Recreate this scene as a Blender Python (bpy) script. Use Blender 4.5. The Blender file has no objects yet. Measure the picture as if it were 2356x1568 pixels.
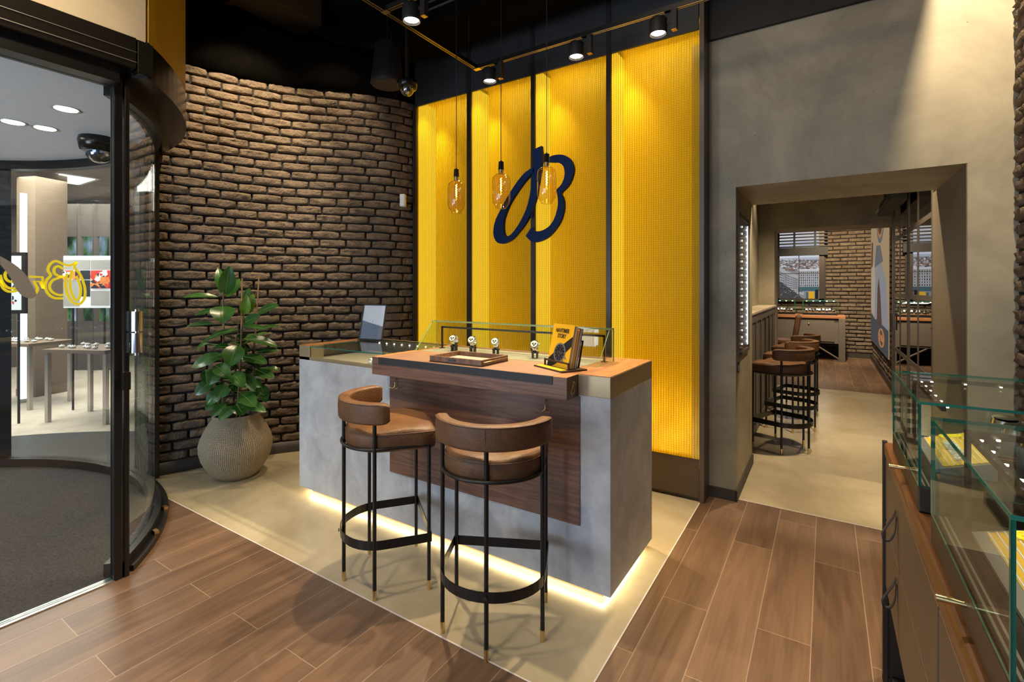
import bpy, math, random
from mathutils import Vector, Matrix, noise
random.seed(7)
R = math.radians
C = bpy.context.scene.collection
SC = bpy.context.scene
# ---------------------------------------------------------------- camera, world, exposure, room lamps, assumed lamps and added fill
TH = math.atan(722/1122)
cam_d = bpy.data.cameras.new('camera'); cam = bpy.data.objects.new('camera', cam_d); C.objects.link(cam)
cam.location = (0, 0, 1.5); cam.rotation_euler = (R(90), 0, TH)
cam_d.sensor_width = 36; cam_d.sensor_fit = 'HORIZONTAL'; cam_d.lens = 36*1122/2356
cam_d.shift_y = (663-784)/2356; cam_d.clip_start = .05
SC.camera = cam
SC.view_settings.view_transform = 'Standard'; SC.view_settings.look = 'None'
SC.view_settings.exposure = 0.12; SC.view_settings.gamma = 1.0; SC.view_settings.use_curve_mapping = False
SC.cycles.max_bounces = 10; SC.cycles.transparent_max_bounces = 24; SC.cycles.use_denoising = True
SC.cycles.sample_clamp_indirect = 4.0; SC.cycles.caustics_reflective = False; SC.cycles.caustics_refractive = False
w = bpy.data.worlds.new('world'); SC.world = w; w.use_nodes = True
w.node_tree.nodes['Background'].inputs[0].default_value = (.62, .74, 1, 1)
w.node_tree.nodes['Background'].inputs[1].default_value = .22
WARM = (1, .79, .52); NEUT = (1, .9, .78); COOL = (.6, .78, 1)
def lamp(kind, loc, target, power, color=WARM, size=.05, angle=60, blend=.6, sy=None):
    d = bpy.data.lights.new('lamp_light', kind); d.energy = power; d.color = color
    if kind == 'SPOT': d.spot_size = R(angle); d.spot_blend = blend; d.shadow_soft_size = size
    elif kind == 'AREA':
        d.size = size
        if sy: d.shape = 'RECTANGLE'; d.size_y = sy
    else: d.shadow_soft_size = size
    o = bpy.data.objects.new('lamp_light', d); C.objects.link(o); o.location = loc
    o.rotation_euler = (Vector(target)-Vector(loc)).to_track_quat('-Z', 'Y').to_euler(); return o
lamp('SPOT', (-2.2, 3.08, 3.08), (-2.1, 2.3, 1.0), 202, WARM, .025, 75, .7)
lamp('SPOT', (-1.46, 3.08, 3.08), (-1.45, 2.2, 1.0), 202, WARM, .025, 75, .7)
lamp('SPOT', (-.89, 3.08, 3.08), (-1.0, 2.1, .6), 202, WARM, .025, 80, .7)
lamp('SPOT', (-2.06, 2.15, 3.05), (-1.9, 1.5, 0), 175, WARM, .025, 80, .7)
lamp('SPOT', (-3.55, 1.9, 4.1), (-4.3, 2.35, 2.75), 330, WARM, .04, 58, .9)       # assumed unseen spots for the brick wall and plant
lamp('SPOT', (-3.3, 2.6, 4.1), (-3.95, 2.85, 2.6), 120, WARM, .05, 60, .9)
lamp('SPOT', (-3.2, 2.7, 3.6), (-4.05, 2.25, 0.6), 110, WARM, .05, 50, .8)
lamp('SPOT', (.68, 2.9, 4.2), (.72, 3.75, 2.4), 410, WARM, .02, 95, .5)           # assumed unseen lamp for the right edge of the doorway wall
lamp('SPOT', (-.05, 2.4, 3.85), (0, 2.9, 0), 260, WARM, .06, 48, .9)  # assumed unseen ceiling spots over floor, cabinet and doorway wall, from here down
lamp('SPOT', (-1.2, .2, 3.8), (-1.3, 1.0, 0), 120, WARM, .06, 75, .8)
lamp('SPOT', (-2.6, .2, 3.8), (-2.4, 1.2, 0), 170, WARM, .06, 70, .8)
lamp('SPOT', (.5, 1.4, 3.8), (.45, 1.4, 0), 90, NEUT, .06, 60, .8)
lamp('SPOT', (-1.0, 1.0, 3.8), (-.1, 3.75, 2.4), 50, WARM, .2, 80, 1)
for q_ in ((-5.0, .7), (-4.6, -.5), (-5.6, -.6)): lamp('SPOT', (*q_, 2.55), (*q_, 0), 45, NEUT, .05, 140, .6)                    # inside the entrance drum
lamp('AREA', (-3.7, -3.0, .9), (-4.9, 0, 2.5), 120, (.8, .88, 1), 1.6)                # added unseen fill to brighten the drum ceiling
lamp('AREA', (-1.2, -3.2, 1.7), (-1.4, 2, .8), 72, COOL, 3.2, sy=1.6)           # added unseen cool fill behind the camera to brighten the counter front
lamp('SPOT', (-2.1, .3, 3.3), (-3.0, .5, 3.3), 75, WARM, .1, 110, .8)  # added unseen spot to brighten the beige wall over the entrance
lamp('AREA', (-8.2, 1.2, 3.05), (-8.2, 1.2, 0), 330, NEUT, 2.5, sy=2.5)          # assumed broad ceiling light over the shop hall beyond the entrance
lamp('AREA', (-10.5, 3.2, 3.05), (-10.5, 3.2, 0), 160, NEUT, 2.5, sy=2.0)
lamp('SPOT', (.1, 5.2, 3.2), (.05, 4.7, 0), 340, WARM, .05, 95, .8)              # second room, assumed ceiling spots out of view
lamp('SPOT', (0, 7.0, 3.2), (-.2, 7.3, 0), 270, WARM, .05, 85, .8)
lamp('SPOT', (-.7, 5.3, 3.1), (-.72, 5.6, 1.2), 40, WARM, .05, 60, .8)
lamp('SPOT', (-.72, 7.5, 3.1), (-.72, 7.7, 1.2), 40, WARM, .05, 60, .8)
lamp('SPOT', (.2, 10.6, 3.2), (.4, 12.9, 1.3), 520, WARM, .05, 80, .8)           # third room, assumed ceiling spots out of view
lamp('SPOT', (.1, 9.6, 3.2), (.4, 11.0, 0), 420, WARM, .05, 85, .8)
lamp('SPOT', (-.6, 11.0, 3.2), (-.5, 12.2, .9), 80, NEUT, .05, 70, .8)

# ---------------------------------------------------------------- materials
def nm(name):
    m = bpy.data.materials.new(name); m.use_nodes = True
    return m, m.node_tree, m.node_tree.nodes['Principled BSDF']
def mat(name, col, rough=.5, metal=0, var=0, scale=8, bump=0, bscale=60, stretch=(1,1,1), col2=None, emit=0, spec=.5, coat=0, detail=6):
    m, t, b = nm(name)
    c = (*col, 1)
    b.inputs['Base Color'].default_value = c; b.inputs['Roughness'].default_value = rough
    b.inputs['Metallic'].default_value = metal; b.inputs['Specular IOR Level'].default_value = spec
    b.inputs['Coat Weight'].default_value = coat
    if emit: b.inputs['Emission Color'].default_value = c; b.inputs['Emission Strength'].default_value = emit
    if var or col2 or bump:
        tc = t.nodes.new('ShaderNodeTexCoord'); mp = t.nodes.new('ShaderNodeMapping'); mp.inputs['Scale'].default_value = stretch
        t.links.new(tc.outputs['Object'], mp.inputs[0])
    if var or col2:
        n = t.nodes.new('ShaderNodeTexNoise'); n.inputs['Scale'].default_value = scale; n.inputs['Detail'].default_value = detail
        n.inputs['Roughness'].default_value = .62
        t.links.new(mp.outputs[0], n.inputs['Vector'])
        r = t.nodes.new('ShaderNodeValToRGB')
        c2 = col2 or tuple(max(0, x*(1-var)) for x in col); c1 = col if col2 else tuple(min(1, x*(1+var)) for x in col)
        r.color_ramp.elements[0].position = .32; r.color_ramp.elements[1].position = .68
        r.color_ramp.elements[0].color = (*c2, 1); r.color_ramp.elements[1].color = (*c1, 1)
        t.links.new(n.outputs['Fac'], r.inputs[0]); t.links.new(r.outputs[0], b.inputs['Base Color'])
    if bump:
        n2 = t.nodes.new('ShaderNodeTexNoise'); n2.inputs['Scale'].default_value = bscale; n2.inputs['Detail'].default_value = 4
        t.links.new(mp.outputs[0], n2.inputs['Vector'])
        bp = t.nodes.new('ShaderNodeBump'); bp.inputs['Strength'].default_value = bump; bp.inputs['Distance'].default_value = .01
        t.links.new(n2.outputs['Fac'], bp.inputs['Height']); t.links.new(bp.outputs[0], b.inputs['Normal'])
    return m
def glass(name, tint=(1,1,1), refl=1.0, rough=.0, base=.04):
    m = bpy.data.materials.new(name); m.use_nodes = True; t = m.node_tree; t.nodes.clear()
    o = t.nodes.new('ShaderNodeOutputMaterial'); mx = t.nodes.new('ShaderNodeMixShader'); tr = t.nodes.new('ShaderNodeBsdfTransparent')
    gl = t.nodes.new('ShaderNodeBsdfGlossy'); gl.inputs['Roughness'].default_value = rough
    tr.inputs[0].default_value = (*tint, 1)
    lw = t.nodes.new('ShaderNodeFresnel'); lw.inputs[0].default_value = 1.5
    mt = t.nodes.new('ShaderNodeMath'); mt.operation = 'MULTIPLY_ADD'; mt.inputs[1].default_value = refl; mt.inputs[2].default_value = base; mt.use_clamp = True
    # back faces see the same thin pane
    ge = t.nodes.new('ShaderNodeNewGeometry'); vm = t.nodes.new('ShaderNodeVectorMath'); vm.operation = 'DOT_PRODUCT'
    ab = t.nodes.new('ShaderNodeMath'); ab.operation = 'ABSOLUTE'; s1 = t.nodes.new('ShaderNodeMath'); s1.operation = 'SUBTRACT'; s1.inputs[0].default_value = 1
    pw = t.nodes.new('ShaderNodeMath'); pw.operation = 'POWER'; pw.inputs[1].default_value = 4.0
    t.links.new(ge.outputs['Normal'], vm.inputs[0]); t.links.new(ge.outputs['Incoming'], vm.inputs[1]); t.links.new(vm.outputs['Value'], ab.inputs[0])
    t.links.new(ab.outputs[0], s1.inputs[1]); t.links.new(s1.outputs[0], pw.inputs[0]); t.links.new(pw.outputs[0], mt.inputs[0])
    t.nodes.remove(lw)
    t.links.new(mt.outputs[0], mx.inputs[0]); t.links.new(tr.outputs[0], mx.inputs[1]); t.links.new(gl.outputs[0], mx.inputs[2]); t.links.new(mx.outputs[0], o.inputs[0])
    return m
def emis(name, col, s):
    m = bpy.data.materials.new(name); m.use_nodes = True; t = m.node_tree; t.nodes.clear()
    o = t.nodes.new('ShaderNodeOutputMaterial'); e = t.nodes.new('ShaderNodeEmission'); e.inputs[0].default_value = (*col, 1); e.inputs[1].default_value = s
    t.links.new(e.outputs[0], o.inputs[0]); return m

def wood(name, c1, c2, axis='X', rough=.45, scale=1.0, bump=.08):
    """long figured grain running along axis"""
    m, t, b = nm(name); b.inputs['Roughness'].default_value = rough
    tc = t.nodes.new('ShaderNodeTexCoord'); mp = t.nodes.new('ShaderNodeMapping')
    s = {'X': (.9, 9, 14), 'Y': (9, .9, 14), 'Z': (9, 9, .9)}[axis]
    mp.inputs['Scale'].default_value = tuple(v*scale for v in s)
    t.links.new(tc.outputs['Object'], mp.inputs[0])
    n = t.nodes.new('ShaderNodeTexNoise'); n.inputs['Scale'].default_value = 1.2; n.inputs['Detail'].default_value = 3; n.inputs['Distortion'].default_value = .6
    t.links.new(mp.outputs[0], n.inputs['Vector'])
    mu = t.nodes.new('ShaderNodeMath'); mu.operation = 'MULTIPLY'; mu.inputs[1].default_value = 9
    fr = t.nodes.new('ShaderNodeMath'); fr.operation = 'PINGPONG'; fr.inputs[1].default_value = 1
    t.links.new(n.outputs['Fac'], mu.inputs[0]); t.links.new(mu.outputs[0], fr.inputs[0])
    mp2 = t.nodes.new('ShaderNodeMapping'); mp2.inputs['Scale'].default_value = tuple(v*scale*(9 if v > 5 else 3) for v in s)
    t.links.new(tc.outputs['Object'], mp2.inputs[0])
    n2 = t.nodes.new('ShaderNodeTexNoise'); n2.inputs['Scale'].default_value = 1; n2.inputs['Detail'].default_value = 4
    t.links.new(mp2.outputs[0], n2.inputs['Vector'])
    mx = t.nodes.new('ShaderNodeMath'); mx.operation = 'MULTIPLY_ADD'; mx.inputs[1].default_value = .6
    m3 = t.nodes.new('ShaderNodeMath'); m3.operation = 'MULTIPLY'; m3.inputs[1].default_value = .45
    t.links.new(n2.outputs['Fac'], m3.inputs[0]); t.links.new(fr.outputs[0], mx.inputs[0]); t.links.new(m3.outputs[0], mx.inputs[2])
    r = t.nodes.new('ShaderNodeValToRGB'); r.color_ramp.elements[0].color = (*c2, 1); r.color_ramp.elements[1].color = (*c1, 1)
    r.color_ramp.elements[0].position = .05; r.color_ramp.elements[1].position = .85
    t.links.new(mx.outputs[0], r.inputs[0]); t.links.new(r.outputs[0], b.inputs['Base Color'])
    bp = t.nodes.new('ShaderNodeBump'); bp.inputs['Strength'].default_value = bump; bp.inputs['Distance'].default_value = .004
    t.links.new(n2.outputs['Fac'], bp.inputs['Height']); t.links.new(bp.outputs[0], b.inputs['Normal'])
    return m

def plank_floor():
    """wood planks along Y, 0.205 wide, 1.2 long, thin pale joints"""
    m, t, b = nm('plank_floor'); L = t.links; N = t.nodes
    tc = N.new('ShaderNodeTexCoord'); sp = N.new('ShaderNodeSeparateXYZ'); L.new(tc.outputs['Object'], sp.inputs[0])
    cb = N.new('ShaderNodeCombineXYZ'); L.new(sp.outputs['Y'], cb.inputs[0]); 
    ad = N.new('ShaderNodeMath'); ad.operation = 'ADD'; ad.inputs[1].default_value = .052; L.new(sp.outputs['X'], ad.inputs[0]); L.new(ad.outputs[0], cb.inputs[1])
    br = N.new('ShaderNodeTexBrick'); br.inputs['Scale'].default_value = 1; br.inputs['Brick Width'].default_value = 1.2; br.inputs['Row Height'].default_value = .205
    br.inputs['Mortar Size'].default_value = .0016; br.inputs['Mortar Smooth'].default_value = 0; br.offset = .37; br.inputs['Bias'].default_value = 0
    br.inputs['Color1'].default_value = (0, 0, 0, 1); br.inputs['Color2'].default_value = (1, 1, 1, 1); br.inputs['Mortar'].default_value = (.5, .5, .5, 1)
    L.new(cb.outputs[0], br.inputs['Vector'])
    mp = N.new('ShaderNodeMapping'); mp.inputs['Scale'].default_value = (11, 1.1, 1); L.new(tc.outputs['Object'], mp.inputs[0])
    off = N.new('ShaderNodeVectorMath'); off.operation = 'MULTIPLY_ADD'; off.inputs[1].default_value = (0, 7, 9); L.new(br.outputs['Color'], off.inputs[0]); L.new(mp.outputs[0], off.inputs[2])
    n = N.new('ShaderNodeTexNoise'); n.inputs['Scale'].default_value = .8; n.inputs['Detail'].default_value = 3; n.inputs['Distortion'].default_value = .9; L.new(off.outputs[0], n.inputs['Vector'])
    mu = N.new('ShaderNodeMath'); mu.operation = 'MULTIPLY'; mu.inputs[1].default_value = 5; L.new(n.outputs['Fac'], mu.inputs[0])
    pp = N.new('ShaderNodeMath'); pp.operation = 'PINGPONG'; pp.inputs[1].default_value = 1; L.new(mu.outputs[0], pp.inputs[0])
    mp2 = N.new('ShaderNodeMapping'); mp2.inputs['Scale'].default_value = (90, 3, 1); L.new(tc.outputs['Object'], mp2.inputs[0])
    n2 = N.new('ShaderNodeTexNoise'); n2.inputs['Scale'].default_value = 1; n2.inputs['Detail'].default_value = 5; L.new(mp2.outputs[0], n2.inputs['Vector'])
    a1 = N.new('ShaderNodeMath'); a1.operation = 'MULTIPLY_ADD'; a1.inputs[1].default_value = .26; L.new(pp.outputs[0], a1.inputs[0])
    a2 = N.new('ShaderNodeMath'); a2.operation = 'MULTIPLY'; a2.inputs[1].default_value = .45; L.new(n2.outputs['Fac'], a2.inputs[0]); L.new(a2.outputs[0], a1.inputs[2])
    a3 = N.new('ShaderNodeMath'); a3.operation = 'MULTIPLY_ADD'; a3.inputs[1].default_value = .22; L.new(br.outputs['Color'], a3.inputs[0]); L.new(a1.outputs[0], a3.inputs[2])
    r = N.new('ShaderNodeValToRGB'); r.color_ramp.elements[0].color = (.072, .04, .024, 1); r.color_ramp.elements[1].color = (.235, .14, .085, 1)
    r.color_ramp.elements[0].position = .1; r.color_ramp.elements[1].position = .95; L.new(a3.outputs[0], r.inputs[0])
    mx = N.new('ShaderNodeMix'); mx.data_type = 'RGBA'; L.new(br.outputs['Fac'], mx.inputs['Factor']); L.new(r.outputs[0], mx.inputs['A']); mx.inputs['B'].default_value = (.3, .22, .15, 1)
    L.new(mx.outputs['Result'], b.inputs['Base Color']); b.inputs['Roughness'].default_value = .38
    bp = N.new('ShaderNodeBump'); bp.inputs['Strength'].default_value = .12; bp.inputs['Distance'].default_value = .003; L.new(n2.outputs['Fac'], bp.inputs['Height']); L.new(bp.outputs[0], b.inputs['Normal'])
    return m

def concrete(name, c1, c2, rough=.55, scale=1.6, bump=.05, pores=True):
    m, t, b = nm(name); L = t.links; N = t.nodes
    tc = N.new('ShaderNodeTexCoord')
    n = N.new('ShaderNodeTexNoise'); n.inputs['Scale'].default_value = scale; n.inputs['Detail'].default_value = 9; n.inputs['Roughness'].default_value = .66; n.inputs['Distortion'].default_value = .4
    L.new(tc.outputs['Object'], n.inputs['Vector'])
    r = N.new('ShaderNodeValToRGB'); r.color_ramp.elements[0].color = (*c2, 1); r.color_ramp.elements[1].color = (*c1, 1)
    r.color_ramp.elements[0].position = .36; r.color_ramp.elements[1].position = .64; L.new(n.outputs['Fac'], r.inputs[0])
    out = r.outputs[0]
    if pores:
        v = N.new('ShaderNodeTexVoronoi'); v.inputs['Scale'].default_value = 9; L.new(tc.outputs['Object'], v.inputs['Vector'])
        lt = N.new('ShaderNodeMath'); lt.operation = 'LESS_THAN'; lt.inputs[1].default_value = .035; L.new(v.outputs['Distance'], lt.inputs[0])
        mx = N.new('ShaderNodeMix'); mx.data_type = 'RGBA'; L.new(lt.outputs[0], mx.inputs['Factor']); L.new(out, mx.inputs['A'])
        mx.inputs['B'].default_value = (c2[0]*.45, c2[1]*.45, c2[2]*.45, 1); out = mx.outputs['Result']
    L.new(out, b.inputs['Base Color']); b.inputs['Roughness'].default_value = rough
    bp = N.new('ShaderNodeBump'); bp.inputs['Strength'].default_value = bump*4; bp.inputs['Distance'].default_value = .004
    n3 = N.new('ShaderNodeTexNoise'); n3.inputs['Scale'].default_value = scale*14; n3.inputs['Detail'].default_value = 5; L.new(tc.outputs['Object'], n3.inputs['Vector'])
    L.new(n3.outputs['Fac'], bp.inputs['Height']); L.new(bp.outputs[0], b.inputs['Normal'])
    return m

M = {}
M['wall'] = concrete('mineral_plaster', (.385, .34, .24), (.21, .185, .133), .6, 1.25, .05)
M['beige_wall'] = concrete('beige_plaster', (.5, .42, .29), (.36, .3, .2), .65, 1.5, .04)
M['counter'] = concrete('cast_concrete', (.53, .55, .575), (.37, .39, .42), .6, 5.5, .05)
M['floorc'] = concrete('polished_concrete', (.5, .425, .285), (.36, .3, .19), .22, 1.4, .01, pores=False)
M['planks'] = plank_floor()
M['black'] = mat('black_paint', (.012, .011, .011), .6, var=.2)
M['ceil'] = mat('black_ceiling', (.004, .004, .005), .9, var=.2)
M['void'] = mat('matt_black_void', (.006, .0055, .005), 1, var=.2, spec=0)
M['blackmetal'] = mat('black_metal', (.014, .013, .012), .35, .3)
M['blackgloss'] = mat('black_gloss_metal', (.02, .017, .014), .22, .5)
M['bronze'] = mat('dark_bronze', (.06, .045, .033), .4, .6)
M['greybrown'] = mat('grey_brown_metal', (.11, .09, .075), .45, .3)
M['jamb'] = mat('brown_grey_lacquer', (.2, .165, .115), .45, .2, var=.06, scale=3)
M['brownpanel'] = mat('brown_lacquer_panel', (.1, .068, .042), .45, .1, var=.04)
M['gold'] = mat('champagne_metal', (.42, .33, .2), .42, .65)
M['brass'] = mat('brass', (.75, .55, .25), .28, 1)
M['chrome'] = mat('chrome', (.75, .75, .76), .12, 1)
M['steel'] = mat('brushed_steel', (.5, .48, .45), .35, .9)
M['mirror'] = mat('mirror', (.85, .86, .88), .02, 1)
M['leather'] = mat('cognac_leather', (.155, .073, .03), .5, 0, scale=7, bump=.2, bscale=120, col2=(.075, .036, .018), spec=.35)
M['leather_dark'] = mat('dark_brown_leather', (.12, .058, .03), .5, 0, scale=7, bump=.15, bscale=140, col2=(.08, .038, .022))  # darker brown for the stool piping
M['blackleather'] = mat('black_leather', (.02, .02, .024), .55, 0, bump=.1, bscale=200)
M['pad'] = mat('brown_leather_pad', (.23, .125, .075), .5, 0, scale=5, col2=(.165, .085, .05), bump=.06, bscale=200)
M['walnut'] = wood('walnut', (.2, .1, .063), (.085, .04, .027), 'X', .45, 1.4)
M['walnut_y'] = wood('walnut_top', (.42, .19, .07), (.22, .09, .035), 'Y', .38, 1.5)
M['walnut_yd'] = wood('walnut_side', (.2, .1, .055), (.09, .042, .025), 'Z', .45, 1.5)
M['cherry'] = wood('oiled_timber', (.18, .074, .022), (.09, .034, .011), 'Y', .35, 1.6)
M['cherry_x'] = wood('oiled_timber_back', (.36, .15, .055), (.2, .075, .028), 'X', .35, 1.6)
M['brick'] = mat('brown_brick', (.185, .137, .095), .85, 0, scale=14, col2=(.095, .068, .046), bump=1, bscale=60, spec=.3)
M['mortar'] = mat('dark_mortar', (.009, .007, .006), .9, 0, bump=.3)
M['skirt'] = mat('dark_skirting', (.035, .026, .02), .55, 0, var=.15)
M['yellow_paint'] = mat('ochre_paint', (.55, .38, .03), .5, 0, var=.12, scale=2.5)
M['lining'] = mat('yellow_lining', (.95, .68, .02), .5)
M['navy'] = mat('navy_lacquer', (.005, .024, .1), .6, 0, spec=.2)
M['white'] = mat('white_paint', (.8, .8, .8), .5)
M['drumceil'] = mat('grey_white_ceiling', (.8, .8, .82), .6)
M['glass'] = glass('clear_glass', (.95, .98, .96), .5, 0, .025)
M['doorglass'] = glass('door_glass', (.9, .93, .93), .7, 0, .06)
M['darkglass'] = glass('smoked_glass', (.1, .1, .1), .8, .0, .42)
M['amber'] = glass('amber_glass', (.96, .87, .62), 1.0, .02, .08)
M['glassedge'] = mat('green_glass_edge', (.025, .17, .115), .06, 0, emit=.04)
M['glassedge_l'] = mat('pale_glass_edge', (.3, .42, .2), .15, 0)
M['led'] = emis('led_white', (1, .88, .68), 14)
M['ledbay'] = emis('led_bay', (1, .87, .6), 60); M['sideglow'] = emis('bay_side_glow', (1, .7, .07), 1.35)  # side glow: light put into the left bay wall
M['ledsoft'] = emis('led_soft', (1, .9, .75), 4)
M['ledcool'] = emis('led_cool', (.85, .93, 1), 5)
M['plinthled'] = emis('led_under_counter', (1, .8, .46), 38)
M['lens'] = emis('spot_lens', (1, .88, .68), 22)
M['filament'] = emis('filament', (1, .5, .12), 60)
M['bulb'] = glass('bulb_glass', (1, .93, .75), .5, 0, .03)
M['carpet'] = mat('charcoal_entrance_carpet', (.1, .092, .085), .95, 0, scale=95, col2=(.03, .028, .027), bump=1, bscale=200)
M['palecarpet'] = mat('pale_hall_carpet', (.62, .55, .46), .9, 0, scale=5, col2=(.5, .43, .36), bump=.2)
M['stake'] = mat('bamboo_stake', (.45, .24, .09), .6, 0, var=.2)
M['stem'] = mat('plant_stem', (.16, .1, .05), .7, 0, var=.2)
M['soil'] = mat('soil', (.03, .02, .014), .95, 0, bump=.5)
M['sand'] = mat('grey_insert', (.25, .22, .17), .8, 0, var=.1, scale=30)
M['grille'] = mat('dark_grille', (.05, .045, .04), .5, .3)
M['duct'] = mat('dark_duct', (.045, .034, .024), .6, .1)
M['cream'] = mat('page_edges', (.62, .58, .54), .8, 0, var=.05, scale=80)
M['bookyellow'] = mat('yellow_cover', (.85, .45, .01), .35)
M['ink'] = mat('dark_ink', (.03, .012, .01), .6)
M['silver'] = mat('polished_steel', (.8, .79, .76), .15, 1)
M['dialwhite'] = mat('silver_dial', (.72, .72, .7), .3, 0)
M['dialblack'] = mat('black_dial', (.015, .015, .018), .25, 0)
M['signyellow'] = mat('yellow_vinyl', (.95, .75, .02), .5, 0, emit=.35)
M['signbeige'] = mat('beige_vinyl', (.45, .4, .32), .6, 0)
M['plaqueyellow'] = mat('yellow_plaque', (.72, .42, .03), .4, 0)
M['redlens'] = mat('red_lens', (.5, .02, .01), .3)
M['cabinetgrey'] = mat('grey_brown_cabinet', (.1, .085, .068), .5, 0, var=.08, scale=4)
M['marble'] = mat('pale_stone_top', (.6, .52, .4), .3, 0, scale=9, col2=(.35, .27, .18))
M['greydark'] = mat('dark_slate', (.035, .038, .042), .5, 0)
M['bluegrey'] = mat('blue_grey_panel', (.03, .06, .09), .35, .2)
M['hallbrown'] = mat('taupe_column', (.2, .145, .1), .55, 0, var=.06, scale=2)
M['hallgrey'] = mat('hall_wall', (.12, .1, .085), .6, 0, var=.1)

# leaf material, glossy, two greens
M['leaf'] = mat('rubber_leaf', (.055, .155, .022), .27, 0, scale=7, col2=(.02, .08, .016), spec=.5)
M['leaf_new'] = mat('young_leaf', (.16, .3, .03), .3, 0, var=.15)
M['midrib'] = mat('leaf_midrib', (.22, .3, .07), .4)

def pot_mat():
    m, t, b = nm('woven_pot'); L = t.links; N = t.nodes
    uv = N.new('ShaderNodeUVMap'); mp = N.new('ShaderNodeMapping'); mp.inputs['Scale'].default_value = (1, 1, 1); L.new(uv.outputs[0], mp.inputs[0])
    br = N.new('ShaderNodeTexBrick'); br.inputs['Scale'].default_value = 1; br.inputs['Brick Width'].default_value = .0085; br.inputs['Row Height'].default_value = .011
    br.inputs['Mortar Size'].default_value = .0021; br.inputs['Mortar Smooth'].default_value = 1; br.offset = .0
    br.inputs['Color1'].default_value = (.5, .42, .3, 1); br.inputs['Color2'].default_value = (.42, .35, .24, 1); br.inputs['Mortar'].default_value = (.13, .1, .065, 1)
    n = N.new('ShaderNodeTexNoise'); n.inputs['Scale'].default_value = 5; L.new(uv.outputs[0], n.inputs['Vector'])
    va = N.new('ShaderNodeVectorMath'); va.operation = 'MULTIPLY_ADD'; va.inputs[1].default_value = (.02, .02, 0); L.new(n.outputs['Color'], va.inputs[0]); L.new(mp.outputs[0], va.inputs[2])
    L.new(va.outputs[0], br.inputs['Vector']); L.new(br.outputs['Color'], b.inputs['Base Color'])
    bp = N.new('ShaderNodeBump'); bp.invert = True; bp.inputs['Strength'].default_value = 1; bp.inputs['Distance'].default_value = .004
    L.new(br.outputs['Fac'], bp.inputs['Height']); L.new(bp.outputs[0], b.inputs['Normal']); b.inputs['Roughness'].default_value = .8
    return m
M['pot'] = pot_mat()

def screen_mat():
    """woven yellow metal mesh, partly see-through"""
    m = bpy.data.materials.new('yellow_mesh'); m.use_nodes = True; t = m.node_tree; t.nodes.clear(); N = t.nodes; L = t.links
    o = N.new('ShaderNodeOutputMaterial'); mx = N.new('ShaderNodeMixShader'); mx.inputs[0].default_value = .42
    tr = N.new('ShaderNodeBsdfTransparent'); tr.inputs[0].default_value = (1, .93, .45, 1)
    d = N.new('ShaderNodeBsdfDiffuse'); d.inputs[0].default_value = (.9, .58, .012, 1); tl = N.new('ShaderNodeBsdfTranslucent'); tl.inputs[0].default_value = (.95, .64, .02, 1)
    m2 = N.new('ShaderNodeMixShader'); m2.inputs[0].default_value = .4; L.new(d.outputs[0], m2.inputs[1]); L.new(tl.outputs[0], m2.inputs[2])
    L.new(m2.outputs[0], mx.inputs[1]); L.new(tr.outputs[0], mx.inputs[2]); L.new(mx.outputs[0], o.inputs[0]); return m
M['mesh'] = screen_mat()
def seam_mat():
    m = bpy.data.materials.new('mesh_seam'); m.use_nodes = True; t = m.node_tree; N = t.nodes; L = t.links; b = N['Principled BSDF']
    b.inputs['Base Color'].default_value = (.13, .075, .008, 1); b.inputs['Roughness'].default_value = .6
    tc = N.new('ShaderNodeTexCoord'); sp = N.new('ShaderNodeSeparateXYZ'); L.new(tc.outputs['Object'], sp.inputs[0])
    mu = N.new('ShaderNodeMath'); mu.operation = 'MULTIPLY'; mu.inputs[1].default_value = 62; L.new(sp.outputs['Z'], mu.inputs[0])
    fr = N.new('ShaderNodeMath'); fr.operation = 'FRACT'; L.new(mu.outputs[0], fr.inputs[0])
    gt = N.new('ShaderNodeMath'); gt.operation = 'GREATER_THAN'; gt.inputs[1].default_value = .62; L.new(fr.outputs[0], gt.inputs[0])
    mx = N.new('ShaderNodeMix'); mx.data_type = 'RGBA'; L.new(gt.outputs[0], mx.inputs['Factor']); mx.inputs['A'].default_value = (.2, .11, .008, 1); mx.inputs['B'].default_value = (.75, .48, .02, 1)
    L.new(mx.outputs['Result'], b.inputs['Base Color']); return m
M['seam'] = seam_mat()

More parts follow.
